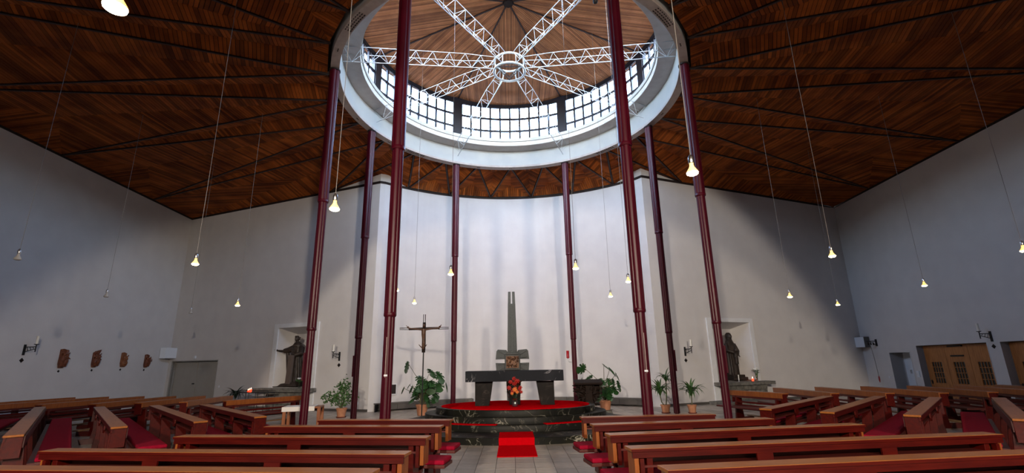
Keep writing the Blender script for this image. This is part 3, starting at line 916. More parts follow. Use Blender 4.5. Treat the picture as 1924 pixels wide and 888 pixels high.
for (dx, n) in ((.62, 1), (.90, 2)):
    p, rz = on(W_BL, 7.80 + dx, .14, .842)
    fv = thing('flower_vase', ('small vase of white flowers close to the monk statue' if n == 1 else 'small vase of white flowers at the right corner of the monk niche'), 'flowers', p, rz)
    MB().lathe([(.03, 0), (.045, .06), (.03, .15), (.035, .18)], 16).build('vase', 'vase', fv, smooth=True)
    mb = MB(); ml = MB()
    for k in range(9):
        a = k * 2.4; r = .03 + .05 * random.random()
        ml.tube([(0, 0, .1), (r * math.cos(a), r * math.sin(a), .30)], .004, 4)
        ml.add([(r * math.cos(a), r * math.sin(a), .24), (r * 2 * math.cos(a + .4), r * 2 * math.sin(a + .4), .27), (r * 2.4 * math.cos(a), r * 2.4 * math.sin(a), .31), (r * 1.6 * math.cos(a - .3), r * 1.6 * math.sin(a - .3), .33)], [(0, 1, 2, 3)])
        if k < 5: mb.ball((r * math.cos(a), r * math.sin(a), .36), .035, 7, 5)
    ml.build('stems', 'leaf2', fv); mb.build('blossoms', 'whflower', fv, smooth=True)

# veiled statue with child
p, rz = on(W_BR, 3.82, -.18, .84)
st = thing('veiled_statue', 'dark statue of a veiled woman holding a child', 'statue', p, rz)
mb = ring_loft([(0, 0, .20, .25, .20, 1), (0, 0, .5, .24, .19, 1), (.0, 0, .9, .23, .18, .8), (0, 0, 1.2, .235, .17, .5), (0, 0, 1.40, .23, .155, .3), (0, .01, 1.52, .17, .13, .1), (0, .02, 1.60, .115, .12, 0), (0, .02, 1.72, .125, .135, 0), (0, .02, 1.82, .105, .12, 0), (0, .02, 1.88, .05, .06, 0)], folds=8, famp=.09, ph=1.0)
face(mb, (0, -.05, 1.72), .10)
mb.tube([(-.20, 0, 1.42), (-.26, -.10, 1.15), (-.10, -.24, 1.08), (.02, -.25, 1.12)], [.085, .085, .06, .035], 10)
mb.tube([(.20, 0, 1.42), (.27, -.10, 1.12), (.10, -.24, 1.0), (-.02, -.26, .98)], [.085, .085, .06, .035], 10)
hand(mb, (0.0, -.25, 1.12), (.9, -.1, .3), .9, .8, .5); hand(mb, (0, -.26, .98), (-.9, -.1, .1), .9, .8, .5)
mb.build('body', 'statue', st, smooth=True, remesh=.013)
mb = ring_loft([(-.02, -.27, .62, .07, .06, 1), (-.02, -.27, .85, .075, .065, .5), (-.02, -.27, 1.02, .07, .06, 0), (-.02, -.27, 1.08, .03, .03, 0)], n=20, folds=5, famp=.08)
face(mb, (-.02, -.28, 1.17), .06)
mb.tube([(-.08, -.27, 1.02), (-.14, -.32, .92), (-.10, -.36, .86)], [.026, .022, .016], 8); mb.tube([(.05, -.27, 1.02), (.11, -.32, .93), (.10, -.36, .90)], [.026, .022, .016], 8)
mb.build('child', 'statue', st, smooth=True, remesh=.009)
mb = MB(); mb.box(-.38, .38, -.36, .24, 0, .12); mb.box(-.30, .30, -.30, .2, .12, .21)
mb.build('plinth', 'statue', st, bevel=.012)
p, rz = on(W_BR, 4.62, .22, .792)
fv = thing('flower_vase', 'glass vase with white flowers and green leaves beside the veiled statue', 'flowers', p, rz)
MB().lathe([(.04, 0), (.04, .02), (.03, .14), (.045, .22)], 18).build('vase', 'vase', fv, smooth=True)
mb = MB(); ml = MB()
for k in range(16):
    a = k * 2.4; r = .03 + .10 * random.random(); z = .34 + .12 * random.random()
    ml.tube([(0, 0, .05), (r * .5 * math.cos(a), r * .5 * math.sin(a), z * .7), (r * math.cos(a), r * math.sin(a), z)], .004, 4)
    c = Vector((r * math.cos(a), r * math.sin(a), z - .05)); e = Vector((math.cos(a), math.sin(a), .35)) * .1; s_ = Vector((-math.sin(a), math.cos(a), 0)) * .035
    ml.add([c, c + e * .5 + s_, c + e, c + e * .5 - s_], [(0, 1, 2, 3)])
    if k < 6: mb.ball((r * .6 * math.cos(a), r * .6 * math.sin(a), z + .05), .032, 7, 5)
ml.build('stems', 'leaf2', fv); mb.build('blossoms', 'whflower', fv, smooth=True)
p, rz = on(W_BR, 4.38, .22, .792)
cd = thing('votive_candle', 'burning red votive candle on the shelf beside the white flowers', 'candle', p, rz)
MB().lathe([(.035, 0), (.04, .02), (.042, .10), (.035, .10)], 18).build('glass_cup', 'redwax', cd, smooth=True)
MB().lathe([(.002, .10), (.014, .125), (.002, .17)], 10).build('flame', 'flame', cd, smooth=True)
p, rz = on(W_BR, 3.62, .24, .792)
cd = thing('white_candle', 'short white candle at the foot of the veiled statue', 'candle', p, rz)
MB().lathe([(.05, 0), (.045, .012), (.02, .02), (.02, .06)], 16).build('holder', 'steel', cd, smooth=True)
MB().lathe([(.022, .06), (.022, .26)], 12).build('candle_stick', 'wax', cd, smooth=True)

# candle rack in front of the monk altar
p, rz = on(W_BL, 7.15, .95, 0)
rk = thing('candle_rack', 'black iron votive candle rack in front of the monk altar', 'candle rack', p, rz)
mb = MB(); mb.box(-.85, .75, -.16, .16, .70, .725)
for y in (-.17, .17): mb.tube([(-.86, y, .78), (.76, y, .78)], .009, 6)
for x in (-.86, -.32, .22, .76):
    mb.tube([(x, -.17, .70), (x, -.17, .78)], .008, 5)
mb.build('tray', 'iron', rk)
for x in (-.82, -.28, .2, .72):
    for y in (-.15, .15):
        MB().tube([(x, y, 0), (x, y, .71)], .012, 6).build('leg', 'iron', rk)
MB().tube([(-.82, 0, .2), (.72, 0, .2)], .008, 5).build('stretcher', 'iron', rk)
for k, (dx, dz) in enumerate(((-.30, 0), (-.22, .03), (-.15, .05))):
    q = wp(W_BL, 7.15 + dx - .22, .95, .727)
    cd = thing('votive_candle', 'small burning red candle on the black rack, %s of three' % ('leftmost', 'middle', 'rightmost')[k], 'candle', q, rz, 'votive candles on the black rack')
    MB().lathe([(.025, 0), (.03, .01), (.032, .06 + dz), (.026, .06 + dz)], 14).build('glass_cup', 'redwax', cd, smooth=True)
    MB().lathe([(.002, .06 + dz), (.012, .08 + dz), (.002, .12 + dz)], 8).build('flame', 'flame', cd, smooth=True)

# ------------------------------------------------------------------ wall fittings
def sconce(W, s, z, label, lit=False):
    p, rz = on(W, s, 0, z)
    t = thing('candle_sconce', label, 'wall candle', p, rz)
    MB().box(-.035, .035, -.03, 0, -.20, .14).build('wall_plate', 'iron', t, bevel=.006)
    mb = MB()
    mb.tube([(0, -.02, .06), (0, -.36, .06)], .014, 6); mb.tube([(0, -.02, -.10), (0, -.36, .0)], .012, 6)
    for k in range(3): mb.tube([(0, -.08 - k * .09, .06), (0, -.12 - k * .09, -.06 + k * .03)], .008, 5)
    mb.tube([(0, -.36, -.10), (0, -.36, .13)], .016, 6)
    mb.build('arm', 'iron', t)
    MB().lathe([(.02, .12), (.065, .135), (.065, .15), (.03, .15)], 16, (0, -.36)).build('drip_pan', 'iron', t, smooth=True)
    MB().lathe([(.036, .15), (.036, .40), (.030, .405)], 16, (0, -.36)).build('candle_stick', 'wax', t, smooth=True)
    q, _ = on(W, s, 0, z - .36)
    c = thing('consecration_cross', 'small dark diamond plaque under the ' + label.split(' candle')[0].replace('white', 'wall') + ' candle' + label.split(' candle', 1)[1][:0], 'plaque', q, rz)
    MB().slab([(0, -.075), (.075, 0), (0, .075), (-.075, 0)], -.015, 0).build('diamond', 'iron', c)
    MB().slab([(0, -.035), (.035, 0), (0, .035), (-.035, 0)], -.028, -.015).build('boss', 'bronze', c)
    return t, c
t, c = sconce(W_L, sal(W_L, -15.9, 15.42), 2.36, 'white candle on a black bracket, left wall beside the carved reliefs'); c['label'] = 'dark diamond plaque under the left wall candle'
t, c = sconce(W_BL, sal(W_BL, -6.74, 18.59), 2.05, 'white candle on a black bracket above the leafy shrub'); c['label'] = 'dark diamond plaque above the leafy shrub'
t, c = sconce(W_BR, sal(W_BR, 6.66, 18.33), 2.0, 'white candle on a black bracket right of the spiky plants'); c['label'] = 'dark diamond plaque right of the spiky plants'
t, c = sconce(W_R, sal(W_R, 16.2, 15.87), 2.27, 'white candle on a black bracket between the two oak doorways'); c['label'] = 'dark diamond plaque between the two oak doorways'

# loudspeakers in the corners
for W, s, lab in ((W_L, sal(W_L, -16.1, 22.05), 'white box loudspeaker in the left corner'), (W_R, sal(W_R, 16.4, 22.0), 'white box loudspeaker in the right corner')):
    p, rz = on(W, s, 0, 2.08 if W is W_R else 2.14)
    sp = thing('loudspeaker', lab, 'loudspeaker', p, rz)
    sg = 1 if W is W_R else -1
    poly = [(-.30, -.02), (.30, -.02), (.30, -.26), (-.30, -.42)] if W is W_R else [(-.30, -.02), (.30, -.02), (.30, -.42), (-.30, -.26)]
    MB().prism(poly[::-1], 0, .48).build('cabinet', 'plate' if sg < 0 else 'conv', sp, bevel=.008)
    pa, pb = (poly[3], poly[2])
    n = Vector((pb[1] - pa[1], -(pb[0] - pa[0]), 0)).normalized()
    o_ = n * .02
    MB().hexa([(pa[0] + o_.x, pa[1] + o_.y, .01), (pb[0] + o_.x, pb[1] + o_.y, .01), (pb[0], pb[1], .01), (pa[0], pa[1], .01),
               (pa[0] + o_.x, pa[1] + o_.y, .47), (pb[0] + o_.x, pb[1] + o_.y, .47), (pb[0], pb[1], .47), (pa[0], pa[1], .47)]).build('front', 'plate', sp, bevel=.006)

# stations carved in wood on the left wall
figs = ['carved wooden relief, first from the wall candle, squared top', 'carved wooden relief with a pointed corner, second from the wall candle',
        'paler carved wooden relief, third from the wall candle', 'carved wooden relief nearest the corner loudspeaker']
for k, (y, w_, h_, zc) in enumerate(((16.86, .27, .66, 2.08), (18.25, .26, .64, 2.09), (19.65, .24, .58, 2.07), (20.98, .23, .56, 2.03))):
    p, rz = on(W_L, sal(W_L, -16, y), 0, zc)
    t = thing('carved_relief', figs[k], 'wood carving', p, rz)
    rnd = random.Random(40 + k)
    mb = MB()
    top = [(-w_ / 2, h_ / 2 - .02), (-w_ * .1, h_ / 2), (w_ / 2, h_ / 2 - .04)] if k != 1 else [(-w_ / 2, h_ / 2 - .1), (0, h_ / 2 - .04), (w_ / 2 + .07, h_ / 2 + .02), (w_ / 2, h_ / 2 - .12)]
    poly = [(-w_ * .36, -h_ / 2), (w_ * .2, -h_ / 2), (w_ * .5, -h_ * .32), (w_ * .44, 0), (w_ * .56, h_ * .1), (w_ * .42, h_ * .2)] + top[::-1] + [(-w_ / 2, -h_ * .3)]
    mb.slab(poly, -.06, 0)
    for q in range(3):
        x, z = (q - 1) * w_ * .27 + rnd.uniform(-.02, .02), h_ * rnd.uniform(.02, .22)
        mb.ball((x, -.13, z), (.040, .045, .052), 10, 8)
        mb.tube([(x, -.09, z - .05), (x + rnd.uniform(-.03, .03), -.10, z - .18), (x + rnd.uniform(-.05, .05), -.08, -h_ / 2 + .04)], [.045, .075, .055], 8)
        mb.tube([(x, -.12, z - .08), (x + rnd.uniform(-.12, .12), -.15, z - .12), (x + rnd.uniform(-.14, .14), -.15, z - .02)], [.024, .02, .016], 6)
    mb.tube([(-w_ * .45, -.12, -h_ * .12), (w_ * .5, -.13, h_ * .30)], [.02, .02], 6)
    for q in range(12):
        mb.ball((rnd.uniform(-.42, .46) * w_, -.06, rnd.uniform(-.45, .42) * h_), (rnd.uniform(.02, .05), .04, rnd.uniform(.02, .06)), 7, 5)
    mb.build('relief', 'carved2' if k == 2 else 'carved', t, smooth=True, remesh=.012)
    p, rz = on(W_L, sal(W_L, -16, y) - .04, 0, zc - h_ / 2 - .11)
    t = thing('number_plaque', 'tiny dark diamond plaque under the ' + ('first', 'second', 'third', 'last')[k] + ' carved relief', 'plaque', p, rz)
    MB().slab([(0, -.042), (.042, 0), (0, .042), (-.042, 0)], -.02, 0).build('diamond', 'iron', t)

# bell with rope on the right wall
p, rz = on(W_R, sal(W_R, 16.42, 21.30), 0, 2.28)
bl = thing('rope_bell', 'black bell bracket with a long hanging rope on the right wall', 'bell', p, rz)
mb = MB(); mb.box(-.04, .04, -.04, 0, -.16, .14); mb.tube([(0, -.02, .06), (0, -.44, .06)], .016, 6); mb.tube([(0, -.02, -.12), (0, -.30, .05)], .012, 6)
mb.build('bracket', 'iron', bl)
for k in range(3):
    MB().lathe([(.035, -.11), (.026, -.05), (.012, 0), (.008, .03)], 14, (0, -.15 - k * .11)).build('bell_cup', 'bronze', bl, smooth=True)
MB().tube([(0, -.30, .04), (0.02, -.25, -.7), (0.02, -.22, -1.45)], .012, 5).build('rope', 'cable', bl)
MB().lathe([(.012, -1.72), (.032, -1.62), (.030, -1.50), (.008, -1.43)], 12, (0.02, -.22)).build('tassel', 'redglass', bl, smooth=True)

# switches, sockets, small fittings
def plate(W, s, z, label, name='light_switch', w_=.09, h_=.09, cat='switch', d=.012):
    p, rz = on(W, s, 0, z)
    t = thing(name, label, cat, p, rz)
    MB().box(-w_ / 2, w_ / 2, -d, 0, -h_ / 2, h_ / 2).build('plate', 'plate', t, bevel=.003)
    MB().box(-w_ * .28, w_ * .28, -d - .006, -d, -h_ * .28, h_ * .28).build('rocker', 'white', t, bevel=.002)
plate(W_BL, sal(W_BL, -12.83, 21.1), .88, 'white light switch right of the grey double door')
plate(W_BL, sal(W_BL, -14.5, 21.8), 2.17, 'round white lamp above the grey double door', 'door_lamp', .12, .12, 'lamp', .05)
plate(W_BL, sal(W_BL, -5.85, 18.2), .30, 'white double wall socket near the floor right of the shrub', 'wall_socket', .16, .09, 'socket')
plate(W_R, DR1[0] - .28, .78, 'white light switch left of the white side door')
plate(W_R, DR1[1] + .22, .95, 'white intercom box between the white door and the oak doors', 'intercom', .14, .24, 'intercom', .03)

# convector heaters along the apse
def arc_heater(a0, a1, label):
    # a: fraction along the apse arc
    n0, n1 = int(a0 * (len(AP) - 1)), int(a1 * (len(AP) - 1))
    pts = AP[n0:n1 + 1]
    c = (0.045, 14.0)
    def inn(p, d):
        v = Vector((c[0] - p[0], c[1] - p[1])).normalized(); return (p[0] + v.x * d, p[1] + v.y * d)
    base = pts[len(pts) // 2]
    t = thing('convector_heater', label, 'heater', (*inn(base, .25), 0))
    ox, oy = inn(base, .25)
    for i in range(0, len(pts) - 1, 3):
        a, b = pts[i], pts[min(i + 3, len(pts) - 1)]
        q = [inn(a, .02), inn(b, .02), inn(b, .38), inn(a, .38)]
        q = [(x - ox, y - oy) for x, y in q]
        MB().prism(q[::-1], .26, .29).build('top_panel', 'conv', t)
        fr = [inn(a, .35), inn(b, .35), inn(b, .38), inn(a, .38)]
        cxy = ((fr[0][0] + fr[1][0]) / 2, (fr[0][1] + fr[1][1]) / 2)
        fr = [(cxy[0] + (x - cxy[0]) * .985 - ox, cxy[1] + (y - cxy[1]) * .985 - oy) for x, y in fr]
        MB().prism(fr[::-1], .06, .255).build('front_panel', 'conv', t)
    for p in (pts[0], pts[-1]):
        v = inn(p, .2)
        MB().box(v[0] - ox - .02, v[0] - ox + .02, v[1] - oy - .18, v[1] - oy + .18, 0, .26).build('leg', 'iron', t)
arc_heater(.03, .36, 'long low grey heater along the left foot of the altar wall')
arc_heater(.64, .97, 'long low grey heater along the right foot of the altar wall')
v = AP[3]
sl = thing('wall_slot', 'small dark square opening low on the curved wall, left of the plant', 'wall vent', (AP[4][0] + .03, AP[4][1] - .02, .76), R_(37))
MB().slab([(-.13, -.2), (.13, -.2), (.13, .2), (-.13, .2), (-.13, .17), (.10, .17), (.10, -.17), (-.10, -.17), (-.10, .17), (-.13, .17)], -.03, .0).build('frame', 'white', sl)
MB().box(-.10, .10, -.01, .0, -.17, .17).build('opening', 'dark', sl)

# ------------------------------------------------------------------ altar platform
PY = 13.0
def disc(rx, ry, z0, z1, n=96, nose=.012):
    return MB().lathe([(1, z0), (1, z1 - nose), (1 - .004, z1)], n, (0, 0), rx, ry)
plat = thing('altar_platform', 'four round black marble steps under the altar', 'platform', (CX, PY, 0))
for (rx, ry, z0, z1) in ((3.40, 2.83, 0, .14), (2.62, 1.98, .14, .28), (2.38, 1.76, .28, .42), (2.10, 1.58, .42, .56)):
    disc(rx, ry, z0, z1).build('step', 'marble', plat, smooth=True)
cp = MB().lathe([(1, .561), (1, .572), (.995, .576)], 96, (0, 0), 1.96, 1.44).build('round_carpet', 'carpet', None, (CX, PY, 0), smooth=True)
tag(cp, 'round red carpet covering the top of the altar steps', 'carpet')
# runner from the floor up the lowest step
rp = [(-4.05, .012), (-4.05, 0.001), (-2.845, 0.001), (-2.845, .142), (-2.00, .142), (-2.00, .152), (-2.857, .152), (-2.857, .012)]
rn_ = MB().side(rp, -.365, .365).build('carpet_runner', 'carpet', None, (CX, PY, 0))
tag(rn_, 'red carpet runner leading from the floor over the lowest step', 'carpet')
def arc_strip(a0, a1, rx, ry, w_, z):
    mb = MB(); vs, fs = [], []
    n = 16
    for i in range(n + 1):
        a = R_(a0 + (a1 - a0) * i / n)
        for q in (0, w_):
            for zz in (z, z + .012):
                vs.append(((rx - q) * math.sin(a), -(ry - q) * math.cos(a), zz))
    for i in range(n):
        o = i * 4
        fs += [(o + 1, o + 5, o + 7, o + 3), (o, o + 2, o + 6, o + 4), (o, o + 4, o + 5, o + 1), (o + 2, o + 3, o + 7, o + 6)]
    fs += [(0, 1, 3, 2), (n * 4, n * 4 + 2, n * 4 + 3, n * 4 + 1)]
    return mb.add(vs, fs)
o = arc_strip(-50, -10, 2.60, 1.96, .20, .281).build('carpet_strip', 'carpet', None, (CX, PY, 0)); tag(o, 'curved red carpet strip on the second step, left of the runner', 'carpet')
o = arc_strip(15, 50, 2.60, 1.96, .20, .281).build('carpet_strip', 'carpet', None, (CX, PY, 0)); tag(o, 'curved red carpet strip on the second step, right of the runner', 'carpet')
o = MB().box(-.25, .25, -.35, .35, 0, .012).build('floor_mat', 'carpet', None, (-2.98, 14.9, .001), R_(15)); tag(o, 'small red mat on the floor by the processional cross', 'mat')
o = MB().box(-.30, .30, -.35, .35, 0, .012).build('floor_mat', 'carpet', None, (3.35, 14.9, .001), R_(-15)); tag(o, 'small red mat on the floor right of the bronze lectern', 'mat')

# altar table
at = thing('altar_table', 'dark marble altar table with a thick veined top', 'altar', (0.045, 12.85, .576))
MB().box(-1.27, 1.27, -.42, .42, .60, .87).build('tabletop', 'altar', at, bevel=.008)
def leg(xt0, xt1, xb0, xb1, y0, y1):
    return MB().hexa([(xb0, y0, 0), (xb1, y0, 0), (xb1, y1, 0), (xb0, y1, 0), (xt0, y0, .60), (xt1, y0, .60), (xt1, y1, .60), (xt0, y1, .60)])
leg(-1.03, -.58, -1.03, -.67, -.24, .24).build('leg', 'altarleg', at, bevel=.006)
leg(.58, 1.03, .68, 1.03, -.24, .24).build('leg', 'altarleg', at, bevel=.006)
leg(-.17, .17, -.14, .14, .0, .28).build('leg', 'altarleg', at, bevel=.006)

# tabernacle stele
sx, sy = 0.0, 14.25
te = thing('tabernacle_stele', 'tall grey stone stele with a bronze tabernacle box behind the altar', 'stele', (sx, sy, .577))
zo = -.577
def taper(mb, z0, z1, w0, w1, xc0, xc1, y0, y1):
    return mb.hexa([(xc0 - w0, y0, z0), (xc0 + w0, y0, z0), (xc0 + w0, y1, z0), (xc0 - w0, y1, z0), (xc1 - w1, y0, z1), (xc1 + w1, y0, z1), (xc1 + w1, y1, z1), (xc1 - w1, y1, z1)])
mb = MB()
taper(mb, 1.94 + zo, 3.40 + zo, .145, .115, 0, 0, -.08, .10)
mb.build('shaft', 'granite', te, bevel=.006)
for s in (-1, 1):
    taper(MB(), 3.40 + zo, 3.77 + zo, .045, .040, s * .068, s * .062, -.08, .10).build('prong', 'granite', te, bevel=.006)
    taper(MB(), 1.98 + zo, 3.5 + zo, .032, .022, s * .085, s * .072, -.115, -.08).build('ridge', 'granite', te, bevel=.004)
MB().box(-.012, .012, -.10, -.08, 2.12 + zo, 3.38 + zo).build('groove_bead', 'granite', te)
for sx_ in (-1, 1):
    for sz_, zc in ((1, 1.83), (-1, 1.57)):
        w_ = MB()
        zi = zc + zo
        top = 2.04 + zo if sz_ > 0 else 1.30 + zo
        inn_ = zi - .09 * sz_ + .0
        poly = [(sx_ * .10, zi - .07 * sz_), (sx_ * .50, zi - .10 * sz_ + .02 * sz_), (sx_ * .475, top - .05 * sz_), (sx_ * .43, top), (sx_ * .18, top - .02 * sz_), (sx_ * .10, zi + .06 * sz_)]
        if (sx_ > 0) == (sz_ > 0): poly = poly[::-1]
        wing = w_.slab(poly, -.05, .05).build('wing', 'granite', te, bevel=.008)
        for k in range(4):
            a = R_(8 + k * 22) ; d_ = Vector((math.cos(a) * sx_, 0, math.sin(a) * sz_))
            c0_ = Vector((0, -.055, zi - .08 * sz_))
            lim = min(.43 / max(abs(d_.x), .01), (abs(top - c0_.z) - .045) / max(abs(d_.z), .01))
            if lim < .16: continue
            MB().tube([c0_ + d_ * .13 , c0_ + d_ * lim], [.006, .014], 5).build('ray', 'granite', wing)
MB().box(-.23, .23, -.13, .10, 1.44 + zo, 1.90 + zo).build('housing', 'granite', te, bevel=.02)
MB().box(-.20, .20, -.17, -.11, 1.885 + zo, 1.935 + zo).build('lintel', 'granite', te, bevel=.01)
mb = MB(); mb.box(-.185, .185, -.17, -.13, 1.50 + zo, 1.84 + zo)
rb = random.Random(5)
for k in range(46):
    mb.ball((rb.uniform(-.16, .16), -.175, 1.67 + zo + rb.uniform(-.15, .15)), (rb.uniform(.012, .035), .022, rb.uniform(.012, .035)), 7, 5)
mb.build('tabernacle_door', 'bronzebr', te, smooth=True, label='bronze relief door')
mb = MB(); taper(mb, 0, 1.46 + zo, .17, .20, 0, 0, -.09, .10); mb.build('pedestal', 'granite', te)

# bouquet in front of the altar
fb = thing('altar_bouquet', 'bouquet of red and orange flowers in a glass vase before the altar', 'flowers', (.045, 12.20, .577))
MB().lathe([(.055, 0), (.075, .02), (.07, .10), (.05, .17), (.07, .20), (.064, .20), (.044, .17), (.062, .10), (.06, .03), (.0, .03)], 24).build('vase', 'vase', fb, smooth=True)
rb = random.Random(9)
def blossom(c, r, n, m_, tilt):
    mb = MB()
    for ring_, (rr, dz) in enumerate(((1.0, .0), (.65, .35))):
        for k in range(n):
            a = 2 * PI * k / n + ring_ * .4
            d_ = Vector((math.cos(a), math.sin(a), dz)); s_ = Vector((-math.sin(a), math.cos(a), 0))
            c_ = Vector((0, 0, 0))
            mb.add([c_, c_ + d_ * r * rr * .5 + s_ * r * .22, c_ + d_ * r * rr + Vector((0, 0, -.1 * r)), c_ + d_ * r * rr * .5 - s_ * r * .22], [(0, 1, 2, 3)])
    mb.ball((0, 0, .1 * r), r * .2, 7, 5)
    mb.xf(Matrix.Translation(c) @ Matrix.Rotation(tilt[0], 4, 'X') @ Matrix.Rotation(tilt[1], 4, 'Y'))
    return mb.build('blossom', m_, fb)
for (x, z, r) in ((-.02, .68, .08), (.06, .62, .11), (-.10, .60, .09), (.0, .56, .10), (-.14, .46, .09), (.13, .45, .10), (.02, .44, .08), (.16, .36, .07), (-.05, .38, .09)):
    blossom((x, -.05 - rb.uniform(0, .08), z), r * .82, 7, 'redflower', (R_(70 + rb.uniform(-20, 20)), R_(rb.uniform(-30, 30))))
blossom((.0, -.16, .42), .07, 9, 'orflower', (R_(75), 0)); blossom((.06, -.14, .36), .05, 9, 'orflower', (R_(80), 0)); blossom((-.07, -.15, .33), .045, 9, 'orflower', (R_(80), 0))
mb = MB()
for k in range(70):
    a = rb.uniform(0, 2 * PI); r0 = rb.uniform(.04, .14); z = rb.uniform(.20, .60); L = rb.uniform(.08, .16)
    c = Vector((r0 * math.cos(a), r0 * math.sin(a) * .8, z)); d_ = Vector((math.cos(a), math.sin(a), rb.uniform(-.3, .8))).normalized() * L; s_ = Vector((-math.sin(a), math.cos(a), 0)) * L * .2
    mb.add([c, c + d_ * .5 + s_, c + d_, c + d_ * .5 - s_], [(0, 1, 2, 3)])
for k in range(9):
    a = k * .7; mb.tube([(0, 0, .08), (.08 * math.cos(a), .08 * math.sin(a), .4)], .004, 4)
mb.build('greenery', 'leaf', fb)

# processional cross
pc = thing('processional_cross', 'tall dark bronze processional cross on a thin pole', 'cross', (-2.86, 15.3, 0))
MB().tube([(0, 0, 0.02), (0, 0, 2.06)], .02, 10).build('pole', 'iron', pc, smooth=True)
MB().lathe([(.17, 0), (.17, .02), (.03, .04), (.025, .10)], 24).build('base', 'iron', pc, smooth=True)
mb = MB()
mb.tube([(0, 0, 2.02), (0, 0, 2.30), (0, 0, 2.72), (0, 0, 2.98)], [.055, .062, .055, .05], 10)
mb.tube([(-.50, 0, 2.77), (0, 0, 2.78), (.50, 0, 2.79)], [.035, .045, .035], 10)
mb.build('beam', 'bronze', pc, smooth=True)
mb = MB()
for s in (-1, 1):
    for o_ in (-.028, .028):
        mb.tube([(s * .46, 0, 2.78 + o_), (s * .80, 0, 2.785 + o_ * .8)], .010, 6)
for o_ in (-.03, .03): mb.tube([(o_, 0, 2.92), (o_, 0, 3.24)], .012, 6)
mb.build('prongs', 'bronze', pc)
mb = MB()   # corpus
mb.tube([(0, -.06, 2.76), (0, -.075, 2.60), (0, -.07, 2.46), (.01, -.08, 2.30), (0, -.075, 2.12)], [.075, .068, .05, .05, .028], 12)
face(mb, (0.01, -.10, 2.86), .048)
for s in (-1, 1):
    mb.tube([(s * .05, -.06, 2.74), (s * .24, -.06, 2.765), (s * .50, -.05, 2.79)], [.032, .026, .020], 8)
    hand(mb, (s * .49, -.05, 2.79), (s * .6, -.2, .75), .85, 1, .3, Vector((0, -1, 0)))
    mb.tube([(s * .02, -.08, 2.16), (s * .09, -.14, 2.22), (s * .13, -.16, 2.27)], [.02, .018, .01], 6)
mb.build('corpus', 'corpus', pc, smooth=True, remesh=.008)

# bronze lectern shaped like a branching bush
am = thing('bronze_lectern', 'dark bronze lectern shaped like a dense branching bush', 'lectern', (2.24, 14.40, .14))
MB().hexa([(-.13, -.10, 0), (.13, -.10, 0), (.13, .10, 0), (-.13, .10, 0), (-.09, -.07, .82), (.09, -.07, .82), (.09, .07, .82), (-.09, .07, .82)]).build('trunk', 'bronze', am, bevel=.01)
MB().hexa([(-.40, -.20, .84), (.40, -.20, .84), (.40, .20, .93), (-.40, .20, .93), (-.42, -.21, .90), (.42, -.21, .90), (.42, .21, .99), (-.42, .21, .99)]).build('reading_desk', 'bronze', am, bevel=.01)
rb = random.Random(21)
MB().slab([(-.10, .10), (.10, .10), (.16, .30), (.34, .52), (.36, .84), (-.36, .84), (-.34, .52), (-.16, .30)], .06, .10).build('leafy_backplate', 'bronze', am)
for k in range(32):
    s = -1 if k % 2 else 1
    z = .20 + .60 * (k // 2) / 15.0
    L = (.20 + .24 * min(1, (z - .1) / .45)) * rb.uniform(.85, 1.05)
    up_ = rb.uniform(.02, .14)
    y = rb.uniform(-.10, .10)
    MB().tube([(s * .04, y * .4, z - .03), (s * L * .5, y, z + up_ * .6), (s * L, y * 1.2, z + up_ * .8)], [.030, .026, .012], 6).build('branch', 'bronze', am)
for k in range(34):
    s = rb.choice((-1, 1)); z = rb.uniform(.35, .85); x = s * rb.uniform(.05, .36 if z > .5 else .22); y = rb.uniform(-.16, -.05)
    a = rb.uniform(0, PI)
    MB().slab([(x - .07 * math.cos(a), z - .07 * math.sin(a)), (x + .03 * math.sin(a), z - .03 * math.cos(a)), (x + .07 * math.cos(a), z + .07 * math.sin(a)), (x - .03 * math.sin(a), z + .03 * math.cos(a))], y, y + .015).build('metal_leaf', 'bronze', am)

# sanctuary lamp on the back right column
pcx = pos(RC, ANG[7])
sl = thing('sanctuary_lamp', 'red sanctuary lamp on a bracket by the slender right column', 'lamp', (pcx[0] - .10, pcx[1] - .02, 1.6))
MB().tube([(.0, 0, .05), (-.10, 0, .05), (-.14, 0, .10), (-.14, 0, .18)], .012, 6).build('bracket', 'steel', sl)
MB().lathe([(.03, .18), (.055, .20), (.055, .44), (.045, .46)], 18, (-.14, 0)).build('red_glass', 'redglass', sl, smooth=True)

# ------------------------------------------------------------------ small table by the left column
tb = thing('side_table', 'small wooden table with a white cloth behind the left column', 'table', (-5.42, 12.75, 0), R_(12))
MB().box(-.48, .42, -.28, .28, .60, .64).build('tabletop', 'pewend', tb, bevel=.006)
for (x, y) in ((-.44, -.25), (.38, -.25), (.38, .25), (-.44, .25)):
    MB().box(x - .04, x + .04, y - .025, y + .025, 0, .60).build('leg', 'pewend', tb, bevel=.004)
MB().box(-.44, .38, .20, .24, .50, .60).build('apron', 'pew', tb)
cl = MB(); cl.box(-.50, .28, -.30, .30, .642, .652); cl.box(-.50, .28, -.312, -.30, .54, .652)
o = cl.build('tablecloth', 'cloth', None, (-5.42, 12.75, 0), R_(12), bevel=.004); tag(o, 'white cloth lying on the small wooden side table', 'tablecloth')

